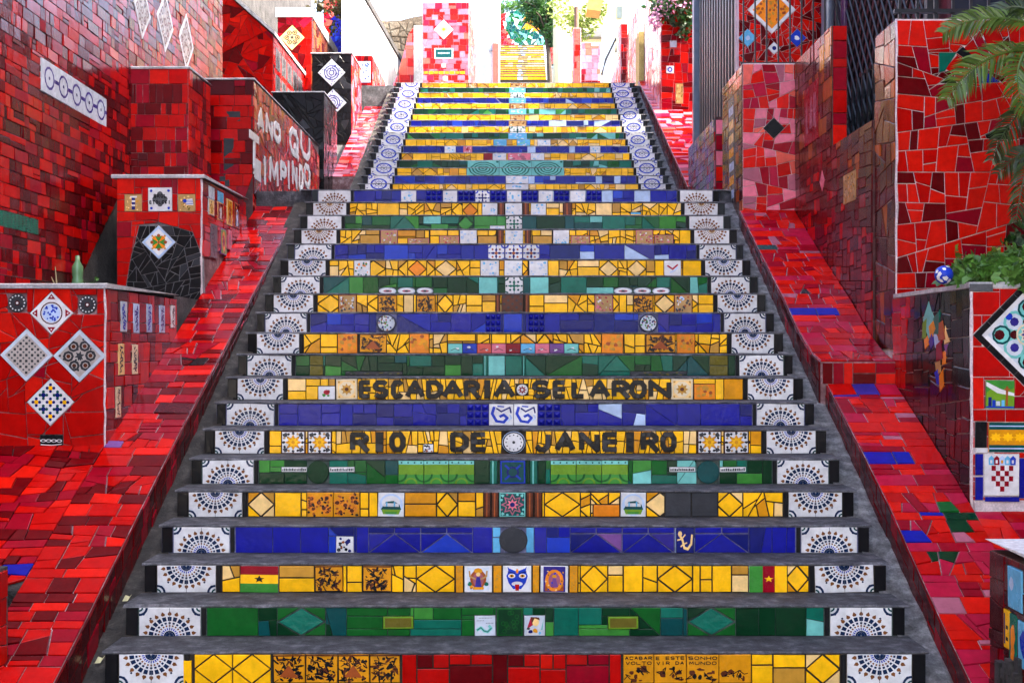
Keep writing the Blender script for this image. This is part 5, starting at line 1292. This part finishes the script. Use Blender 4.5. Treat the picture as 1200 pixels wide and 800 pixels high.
rw=masonry('tiled_wall','red tiled wall with a blue eye tile under the bougainvillea','wall',2.14,3.4,19.0,21.3,3.5,7.2,GROUTL)
B=face_y(19,2.14,4.6)
wallface(rw,B,rect(0,0,.7,2.55),'red','guil',.016,[(wx(785,19)-2.14,wz(82,19)-4.6,.11,.11,0,[(reg(.5,.5,.35,10),'cobalt'),(reg(.5,.5,.18,8),'white')],'white'),(wx(796,19)-2.14,wz(110,19)-4.6,.11,.3,0,scatter('tan',['sand','olive'],20,.07),'tan'),(wx(789,19)-2.14,wz(52,19)-4.6,.1,.1,0,[],'pale')],ang=.08,name='front_tile')
wallface(rw,face_xn(2.14,21.3,4.6),rect(0,0,2.3,2.55),'pinkwall','guil',.03,ang=.1,name='side_tile')

# ------------------------------------------------------------------ far end of the street
def farface(name,label,cat,px0,px1,py0,py1,Y,depth,pal,a=.02,feats=(),mat=GROUTL,zb=None,outline=None,side=None,**kw):
    x0,x1=wx(px0,Y),wx(px1,Y); z1=wz(py0,Y); z0=wz(py1,Y) if zb is None else zb
    t=thing(name,label,cat,((x0+x1)/2,Y,z0)); mb=MB()
    if outline:
        pts=[(wx(p,Y),Y,max(wz(q,Y),z0) if q<900 else z0) for p,q in outline]; mb.prism(pts,(0,depth,0),mat)
        ol=[(p[0]-x0,p[2]-z0) for p in pts]
        if area(ol)<0: ol=ol[::-1]
    else: mb.box(x0,x1,Y,Y+depth,z0-.6,z1,mat); ol=rect(.01,0,x1-x0-.01,z1-z0-.01)
    mb.build('core',t)
    if pal: wallface(t,face_y(Y,x0,z0),ol,pal,'courses',feats=feats,h=math.sqrt(a),ws=(math.sqrt(a)*1.2,math.sqrt(a)),**kw)
    if side: wallface(t,face_xp(x1,Y,z0) if side>0 else face_xn(x0,Y+depth,z0),rect(0,0,depth,z1-z0-.01),kw.get('sidepal','pinkwall'),'courses',h=.16,ws=(.2,.25),name='side_tile')
    return t,x0,z0
Y=26; x0=wx(495,Y); zb=5.7
farface('tiled_facade','tall pink and red tiled house corner with a white framed diamond and a grey plaque','house',495,550,3,97,26,4,'pinkred',.014,
  [(wx(520,Y)-x0,wz(35,Y)-zb,.28,.28,D45,[(reg(.5,.5,.3,8),'sand'),(reg(.5,.5,.12,6),'gold')],'cream',dict(frame='white')),(wx(520,Y)-x0,wz(63,Y)-zb,.38,.21,0,[(rect(.07,.1,.93,.9),'petrol')]+[(rect(.2+.08*k,.45,.25+.08*k,.6),'mist') for k in range(8)],'white'),
   (wx(520,Y)-x0,wz(77,Y)-zb,.09,.09,0,[],'white',dict(shape=reg(.5,.5,.5,12))),(wx(522,Y)-x0,wz(92,Y)-zb,.10,.10,0,[],'white',dict(shape=reg(.5,.5,.5,12)))]+[(.07+.105*k,wz(85.5,Y)-zb,.09,.06,0,[],'yellow' if k%2 else 'orange') for k in range(8)],zb=zb,side=1)
t,_,_=farface('house','tall white house with a grey door beyond the pink corner','house',556,582,-120,97,33,8,None,mat=LIMEW,zb=6)
mb=MB(); mb.box(wx(562,33),wx(570,33),32.96,33.02,7,wz(42,33),plain('grey_shutter',(.3,.33,.36),.5)); mb.build('door',t)
mb=MB(); mb.box(wx(573,33),wx(579,33),32.96,33.02,wz(60,33),wz(30,33),plain('grey_shutter',(.3,.33,.36),.5)); mb.build('shutter',t)
mb=MB(); mb.box(wx(580,33)-.05,wx(584,33),32.9,33.3,6.5,wz(52,33),G('salmon')); mb.build('door_post',t)
farface('gate_pier','pale cream gate pier beside the pink house corner','pier',485,495,30,97,27.5,.5,None,mat=LIMEW,zb=5.8)
farface('tiled_wall','pink tiled wall rising to a point beside the cream pier','wall',467,485,30,107,28.5,2.5,'pinkwall',.03,outline=[(467,107),(485,107),(485,32),(479,40),(467,84)],zb=wz(107,28.5))
ww=thing('parapet_wall','white plastered parapet wall with dark coping climbing away on the left','wall',(-2.6,22.5,5.5))
mb=MB(); mb.prism([(-2.60,22.0,5.2),(-2.60,29.6,5.6),(-2.60,29.6,7.93),(-2.60,22.0,7.40)],(-.35,0,0),LIMEW); mb.build('wall',ww)
mb=MB(); mb.prism([(-2.57,22.0,7.405),(-2.57,29.6,7.935),(-2.57,29.6,8.04),(-2.57,22.0,7.51)],(-.41,0,0),DARKCONC); mb.build('coping',ww)
STONE=rough_mat('old_rubble_stone',(.16,.11,.06),(.48,.38,.24),3,.9,.9,.05,(.30,.22,.13))
rs=thing('stone_wall','ruined sandy rubble stone wall behind the white parapet','wall',(-3,34,8))
mb=MB(); Y=34
mb.prism([(wx(p,Y),Y,wz(q,Y)) for p,q in [(424,110),(500,110),(498,18),(485,20),(470,24),(452,25),(440,22),(424,20)]],(0,.6,0),STONE); mb.build('core',rs)
st=[]; guil(rect(wx(426,Y),wz(85,Y),wx(498,Y),wz(26,Y)),.05,.25,st)
lay(rs,face_y(Y),[(p,STONE) for p in st],'stone',gap=.012,th=.05,bev=.02,minpx=45)

mur=thing('mural_wall','curved red and green mosaic mural wall at the very top of the steps','wall',(.5,56.5,13.5))
Y=56.5
mb=MB(); ol=[(wx(p,Y),Y,wz(q,Y)) for p,q in [(576,75),(664,75),(664,8),(640,4),(626,6),(604,12),(580,19),(576,24)]]; mb.prism(ol,(0,.5,0),GROUTL); mb.build('core',mur)
xo=wx(576,Y); zo=wz(75,Y); o2=[(p[0]-xo,p[2]-zo) for p in ol]
tl=[]; guil(rect(0,0,3.3,2.7),.018,.5,tl)
tt=[]
for p in tl:
    x=sum(q[0] for q in p)/len(p)+xo; y=sum(q[1] for q in p)/len(p)+zo
    X_=VX+F*x/Y; Y_=VY+F*(H-y)/Y
    dx,dy=X_-622,Y_-28; r=math.hypot(dx,dy*1.0)
    if r<31:
        c='white' if r>29 else ('gold' if abs(dx-2)<9 and abs(dy+4)<12 else rnd.choice(['teal','aqua','green','petrol','white','teal','green']))
        if dx>6 and abs(dy)<9 and r<24: c=rnd.choice(['purple','gold','mauve'])
    else: c=rnd.choice(['scarlet','salmon','red','rose'])
    tt.append((p,G(c)))
o2=o2 if area(o2)>0 else o2[::-1]
lay(mur,face_y(Y,xo,zo),fit(tt,o2),'tile',minpx=14)

farface('tiled_wall','red tiled wall block with glare painted into its upper tiles, beside the far steps','wall',678,704,50,98,30,1.2,'red',.02,zb=5.8,recolor=lambda x,y: G(rnd.choice(['pink','pink','salmon','white','mauve'])) if y>1.95+rnd.uniform(-.15,.15) else None)  # upper tiles paled to put the far-end glare into their colour
farface('gate_pier','pink tiled gate pier under the street lamp','pier',672,681,33,98,29.6,.4,'pinkwall',.02,zb=5.8,side=-1)
sl=thing('street_lamp','brown street lamp post with a pale lantern above the pink pier','lamp',(wx(675.5,31),31,8.5))
mb=MB(); X_=wx(675.5,31); mb.tube([(X_,31,6),(X_,31,wz(9,31))],.055,plain('brown_post',(.12,.06,.03),.6),10); mb.build('post',sl)
mb=MB(); z=wz(9,31); mb.tube([(X_,31,z),(X_,31,z+.08),(X_,31,z+.40),(X_,31,z+.48)],[.06,.10,.19,.05],glaze((.75,.75,.7),.15),8); mb.build('lantern',sl)
aw=thing('balcony_box','orange wooden balcony box high on the house behind the lamp','balcony',(wx(699,34),34,10))
mb=MB(); mb.prism([(wx(688,34),34,wz(11,34)),(wx(704,34),34,wz(13,34)),(wx(707,34),34,wz(-4,34)),(wx(690,34),34,wz(-4,34))],(0,.8,0),rough_mat('orange_wood',(.45,.20,.03),(.70,.36,.07),6,.3,.6)); mb.build('box',aw)
hh=thing('house','sunlit cream and yellow house behind the street lamp','house',(2,38,8))
mb=MB(); mb.box(wx(655,38),wx(740,38),38,44,7,wz(-60,38),rough_mat('cream_wall',(.62,.52,.24),(.78,.70,.45),3,.2,.9)); mb.build('wall',hh)
mb=MB(); mb.box(wx(723,38),wx(729,38),37.95,38.02,wz(22,38),wz(8,38),plain('dark_shutter',(.10,.13,.12),.5)); mb.build('window',hh)
mb=MB(); mb.box(wx(682,38),wx(712,38),37.7,38,wz(46,38),wz(40,38),plain('grey_beam',(.16,.16,.15),.6)); mb.build('beam',hh)
gp=thing('gate_post','blue-grey painted gate post with a handrail beside the pink walls','gate post',(wx(711,27),27,6))
Y=27; mb=MB(); mb.prism([(wx(p,Y),Y,wz(q,Y)) for p,q in [(706,97),(720,66),(720,-5),(716,-5),(706,40)]],(0,.3,0),plain('blue_grey_paint',(.34,.42,.50),.4)); mb.build('post',gp)
mb=MB(); mb.tube([(wx(705,26.8),26.8,wz(88,26.8)),(wx(710,26.8),26.8,wz(70,26.8)),(wx(722,26.8),26.8,wz(45,26.8)),(wx(722,26.8),26.8,wz(62,26.8))],.025,IRON,6); mb.build('handrail',gp)
t,_,_=farface('tiled_pillar','slender red pillar with pale pink side at the right of the upper path','pillar',727,736,28,100,25.4,.5,'red',.02,zb=5.7,side=-1)
pwl=masonry('tiled_wall','long pale pink tiled wall receding along the right of the upper path','wall',2.16,2.9,22.9,25.3,5.3,7.45,GROUTL)
wallface(pwl,face_xn(2.16,25.3,5.6),rect(0,0,2.4,1.84),'pinkwall','guil',.05,ang=.1,name='side_tile')
pw2=masonry('tiled_wall','low rose tiled wall at the right end of the upper path','wall',2.1,2.6,25.95,29.5,5.5,7.5,GROUTL,top=lambda y:[(2.1,y,5.5),(2.6,y,5.5),(2.6,y,7.3),(2.1,y,7.3)])
wallface(pw2,face_xn(2.1,29.5,5.7),[(0,0),(3.5,0),(3.5,1.6),(0,.95)],'pinkwall','guil',.05,ang=.1,name='side_tile')
dr=thing('doorway','dark doorway with an ochre jamb in the pink wall','doorway',(2.2,22,5.7))
mb=MB(); mb.box(2.12,2.9,22.25,22.85,5.4,wz(38,22.3),rough_mat('ochre_plaster',(.40,.26,.07),(.58,.42,.14),5,.3,.9)); mb.build('jamb',dr)
mb=MB(); mb.box(2.2,2.9,21.35,22.2,5.4,wz(15,21.4),plain('dark_wood',(.022,.02,.018),.6)); mb.build('door',dr)

# ------------------------------------------------------------------ unseen house added behind the camera to bounce sunlight onto the risers
for lb,x0,x1,y0,y1,z1 in (('plain cream house added out of view at the left to bounce sunlight',-30,-5.5,-18,-5,10),):
    t=thing('house',lb,'house',((x0+x1)/2,y0,0)); mb=MB(); mb.box(x0,x1,y0,y1,-.2,z1,rough_mat('cream_bounce_house',(.60,.56,.48),(.74,.70,.62),2,.2,.9)); mb.build('wall',t)

# ------------------------------------------------------------------ plants
def leaves(mb,c,rad,n,size,mat,droop=.3,lobes=1,shell=.4):
    for _ in range(n):
        while True:
            d=Vector((rnd.uniform(-1,1),rnd.uniform(-1,1),rnd.uniform(-1,1)))
            if shell*shell<d.length_squared<1: break
        p=Vector(c)+Vector((d.x*rad[0],d.y*rad[1],d.z*rad[2]))
        if noise.noise(p*(1.6/max(rad)))<-.12: continue
        ax=Vector((rnd.gauss(0,1),rnd.gauss(0,1),rnd.gauss(-droop,.6))).normalized(); n_=ax.cross(Vector((rnd.gauss(0,1),rnd.gauss(0,1),rnd.gauss(0,.5)))).normalized()
        for k in range(lobes):
            a=ax if lobes==1 else (ax+n_*(k-1)*.8).normalized(); s=a.cross(ax.cross(n_)).normalized() if lobes>1 else n_
            L=size*rnd.uniform(.6,1.3); wd=L*.3; up=a.cross(s)*L*.08
            mb.add([p,p+a*L*.45+s*wd+up,p+a*L,p+a*L*.45-s*wd+up],[(0,1,2,3)],mat)
LG=leaf_mat('bright_leaf',(.075,.19,.028)); LD=leaf_mat('dark_leaf',(.016,.055,.010)); LM=leaf_mat('mid_leaf',(.035,.11,.015)); LY=leaf_mat('sunlit_leaf',(.16,.22,.03)); WOOD=rough_mat('bark',(.03,.02,.012),(.10,.07,.045),12,.8,.9,.02)  # sunlit_leaf has the sun's yellow put into the leaf colour
sh=thing('shrub','low leafy green shrub spilling over the rim of the right planter','shrub',(3.0,7.6,1.735))
mb=MB()
for (c,r,n,m) in (((3.0,7.6,1.86),(.45,.45,.13),620,LG),((3.28,7.45,1.96),(.28,.35,.2),560,LG),((2.68,7.45,1.83),(.2,.34,.08),300,LG),((3.3,8.0,2.08),(.3,.3,.2),300,LD),((3.0,7.2,1.83),(.42,.16,.10),360,LG),((2.6,7.25,1.80),(.12,.16,.06),160,LG),((2.58,7.6,1.82),(.09,.3,.06),120,LM),((2.85,7.13,1.78),(.3,.07,.05),200,LG)): leaves(mb,c,r,n,.058,m,0,3)
for k in range(34):
    b0=Vector((rnd.uniform(2.6,3.4),rnd.uniform(7.2,7.9),1.8)); e=b0+Vector((rnd.uniform(-.16,.16),rnd.uniform(-.2,.05),rnd.uniform(.08,.34)*(.5+.6*(b0.x-2.5))))
    mb.tube([b0,(b0+e)/2+Vector((0,0,.03)),e],[.004,.003,.002],LM,4)
    for q in range(7): leaves(mb,b0.lerp(e,.4+.1*q),(.02,.02,.02),2,.045,LG if k%3 else LY,.1,3,.1)
mb.build('foliage',sh)
mb=MB()
for k in range(9):
    x,y=rnd.uniform(2.7,3.3),rnd.uniform(7.4,8.1); mb.tube([(x,y,1.73),(x+rnd.uniform(-.1,.1),y,1.85),(x+rnd.uniform(-.2,.2),y-.05,2.0)],[.008,.006,.003],WOOD,5)
mb.build('stem',sh)
pb=MB(); c=Vector((wx(1106,7.25),7.25,wz(322,7.25)))
pts=[c+Vector((0,0,.052*math.sin(a))) for a in [(-1.5+3.0*i/10) for i in range(11)]]
pb.tube(pts,[max(.004,.052*math.cos(-1.5+3.0*i/10)) for i in range(11)],G('cobalt'),14)
ball=pb.build('glazed_ball',pos=c,smooth=True); ball['label']='round blue and white glazed ball at the planter rim'; ball['category']='ball'
mb=MB()
for k in range(16):
    d=Vector((rnd.gauss(0,1),rnd.gauss(-.6,.6),rnd.gauss(0,1))).normalized(); a=d.orthogonal().normalized(); b_=d.cross(a); q=c+d*.053
    mb.add([q+(a*math.cos(t*1.257)+b_*math.sin(t*1.257))*.012*rnd.uniform(.6,1.3) for t in range(5)],[(0,1,2,3,4)],G('white'))
mb.build('painted_fleck',ball)
PM=leaf_mat('palm_leaf',(.08,.15,.018),.4,.3); PDM=leaf_mat('palm_leaf_dark',(.028,.055,.010),.4,.2)
pm=thing('palm','feathery palm arching over the red wall at the right edge','palm',(3.55,7.95,1.73))
mb=MB(); mb.tube([(3.22,7.86,1.7),(3.19,7.84,2.3),(3.18,7.84,2.95),(3.17,7.85,3.45)],[.05,.042,.036,.028],WOOD,8); mb.build('trunk',pm)
def frond(p0,p1,p2,n,L,mat):
    mb=MB(); P0,P1,P2=Vector(p0),Vector(p1),Vector(p2)
    at=lambda t: P0*(1-t)**2+P1*2*t*(1-t)+P2*t*t
    mb.tube([at(k/10) for k in range(11)],[.010*(1-.08*k) for k in range(11)],mat,5)
    for k in range(n):
        t=.08+.92*k/n; p=at(t); d=(at(min(1,t+.02))-at(t-.02)).normalized(); s=d.cross(Vector((.15,-1,.35))).normalized()
        for sg in (-1,1):
            l=L*(math.sin(math.pi*(.12+.82*t))**.6)*rnd.uniform(.85,1.1); a=(d*.75+s*sg*.85+Vector((0,rnd.gauss(0,.12),rnd.gauss(0,.08)))).normalized()
            e=p+a*l*.55; e2=p+a*l+Vector((0,0,-l*.22)); wv=a.cross(Vector((rnd.gauss(0,.3),-1,rnd.gauss(0,.3)))).normalized()*.0068
            mb.add([p-wv*.5,p+wv*.5,e+wv,e2,e-wv],[(0,1,2,4),(4,2,3)],mat)
    mb.build('frond',pm)
Q=lambda p,q,Y: (wx(p,Y),Y,wz(q,Y))
frond(Q(1215,60,7.8),Q(1150,52,7.7),Q(1108,118,7.6),44,.17,PM)
frond(Q(1215,45,7.8),Q(1175,80,7.6),Q(1205,135,7.5),34,.15,PM)
frond(Q(1215,30,7.9),Q(1150,8,7.9),Q(1104,40,7.9),44,.14,PM)
frond(Q(1215,20,7.9),Q(1190,-5,7.9),Q(1160,22,8.0),24,.14,PDM)
frond(Q(1220,120,7.9),Q(1190,120,7.8),Q(1160,190,7.8),30,.13,PDM)
frond(Q(1222,150,7.7),Q(1200,190,7.7),Q(1190,262,7.7),28,.12,PDM)
frond(Q(1222,180,7.9),Q(1198,170,7.9),Q(1168,205,7.9),24,.12,PDM)
bg2=thing('bougainvillea','bougainvillea with pink blossoms hanging over the red wall by the dark fence','climber',(2.7,19.2,7.2))
mb=MB(); leaves(mb,Q(798,10,18.9),(.38,.3,.45),900,.10,LD,.3); leaves(mb,Q(788,2,18.8),(.4,.3,.3),300,.09,LM,.3); mb.build('foliage',bg2)
mb=MB(); FL=leaf_mat('pink_blossom',(.62,.30,.46),.5,.3); leaves(mb,Q(768,24,18.7),(.09,.15,.12),130,.06,FL,.2); leaves(mb,Q(778,8,18.7),(.2,.2,.15),60,.06,FL,.2); leaves(mb,Q(795,3,18.6),(.2,.2,.1),50,.06,FL,.2); mb.build('blossom',bg2)
tr=thing('tree','leafy green tree overhanging the round mural at the top of the steps','tree',(1.1,47,11))
mb=MB(); mb.tube([(1.25,47,11),(1.2,47,12.2),(1.0,47,13.4),(.8,47,14.6)],[.10,.085,.06,.03],WOOD,8)
for k in range(7):
    a=rnd.uniform(0,6.28); z=rnd.uniform(12.6,14); mb.tube([(1.1,47,z),(1.1+.5*math.cos(a),47+.5*math.sin(a),z+.5),(1.1+.9*math.cos(a),47+.9*math.sin(a),z+.6)],[.04,.025,.012],WOOD,5)
mb.build('trunk',tr)
mb=MB()
for p,q,r,n,m in ((632,14,.62,1700,LM),(648,34,.48,1300,LM),(640,4,.8,1700,LD),(618,4,.4,520,LM),(655,12,.5,620,LY),(650,48,.3,520,LD),(636,24,.4,700,LD)): leaves(mb,Q(p,q,47),(r,r,r*.8),n,.13,m,.3,1,.2)
mb.build('crown',tr)
hd=thing('hedge','sunlit green hedge crowning the slope left of the mural','hedge',(-.8,60,15.6))
mb=MB()
for p,q,r in ((582,10,.45),(592,8,.45),(602,8,.4),(612,4,.5)): leaves(mb,Q(p,q,60),(r,r,r*.7),350,.13,LG,.2,1,.2)
mb.build('foliage',hd)
tr2=thing('tree','pale yellow-green tree in full sun behind the street lamp','tree',(1.9,36,8))
mb=MB(); mb.tube([(1.9,36,7.5),(1.85,36,9.3),(1.75,36,10.6)],[.09,.07,.03],WOOD,7); mb.build('trunk',tr2)
mb=MB()
for p,q,r in ((668,26,.4),(690,22,.42),(660,12,.45),(684,34,.3),(700,12,.3)): leaves(mb,Q(p,q,36),(r,r,r),420,.11,LY,.3,1,.2)
mb.build('crown',tr2)
pt=thing('potted_plant','spiky plant in a blue tiled pot beside the far steps','plant',(wx(660,44),44,10.5))
mb=MB(); c=Q(660,92,44); mb.tube([Vector(c)+Vector((0,0,-1)),c,Vector(c)+Vector((0,0,.6))],[.2,.22,.28],G('mist'),10); mb.build('pot',pt)
mb=MB()
for k in range(26):
    a=rnd.uniform(0,6.28); b=Vector(c)+Vector((0,0,.6)); e=b+Vector((.45*math.cos(a),.45*math.sin(a),rnd.uniform(.4,1.0))); s=Vector((-math.sin(a),math.cos(a),0))*.035
    mb.add([b-s,b+s,e],[(0,1,2)],LY)
mb.build('leaf',pt)
yp=thing('climbing_stem','thin leafy stem climbing past the blue and red mosaic, upper left','plant',(-2.75,22.8,6.4))
mb=MB(); mb.tube([Q(409,66,22.9),Q(408,40,22.9),Q(405,15,22.9),Q(398,-10,22.9)],[.05,.045,.035,.03],WOOD,7); mb.build('stem',yp)
mb=MB()
for p,q,r,n in ((385,4,.22,130),(412,6,.3,190),(398,14,.2,80),(392,34,.15,40),(372,8,.14,50)): leaves(mb,Q(p,q,22.7),(r,r,r),n,.10,leaf_mat('olive_leaf',(.06,.05,.012)),.4,1,.1)
mb.build('foliage',yp)
wd=thing('weed','dry pale weed sprig in the dark gap on the left','weed',(-3.2,9.0,1.785))
mb=MB(); mb.tube([(-3.2,9.02,1.78),(-3.19,9.02,1.86),(-3.2,9.02,1.97)],[.008,.006,.003],plain('dry_stem',(.30,.28,.14),.8),5); mb.tube([(-3.19,9.02,1.82),(-3.22,9.0,1.9)],[.006,.003],plain('dry_stem',(.30,.28,.14),.8),5); mb.build('stem',wd)
mb=MB(); leaves(mb,(-3.08,9.5,1.85),(.07,.1,.06),50,.05,LM,0); mb.build('leaf',wd)
# fallen leaves in the gutter
for lb,p,q,Y in (('curled pale fallen leaf in the left gutter higher up',152,692,6.55),('small yellow fallen leaf low in the left gutter',105,774,6.12)):
    c=Vector((-1.96,Y,interp(GB,Y)+.02)); mb=MB(); a=Vector((.9,.3,.3)).normalized()*.026; s=Vector((-.2,.5,.5))*.022
    mb.add([c-a,c-a*.3+s+Vector((0,0,.012)),c+a*.5+s*.8,c+a+Vector((0,0,.02)),c-s*.6],[(0,1,4),(1,2,4),(2,3,4)],leaf_mat('dry_leaf',(.45,.42,.22),.7,.1)); o=mb.build('fallen_leaf',pos=c); o['label']=lb; o['category']='leaf'
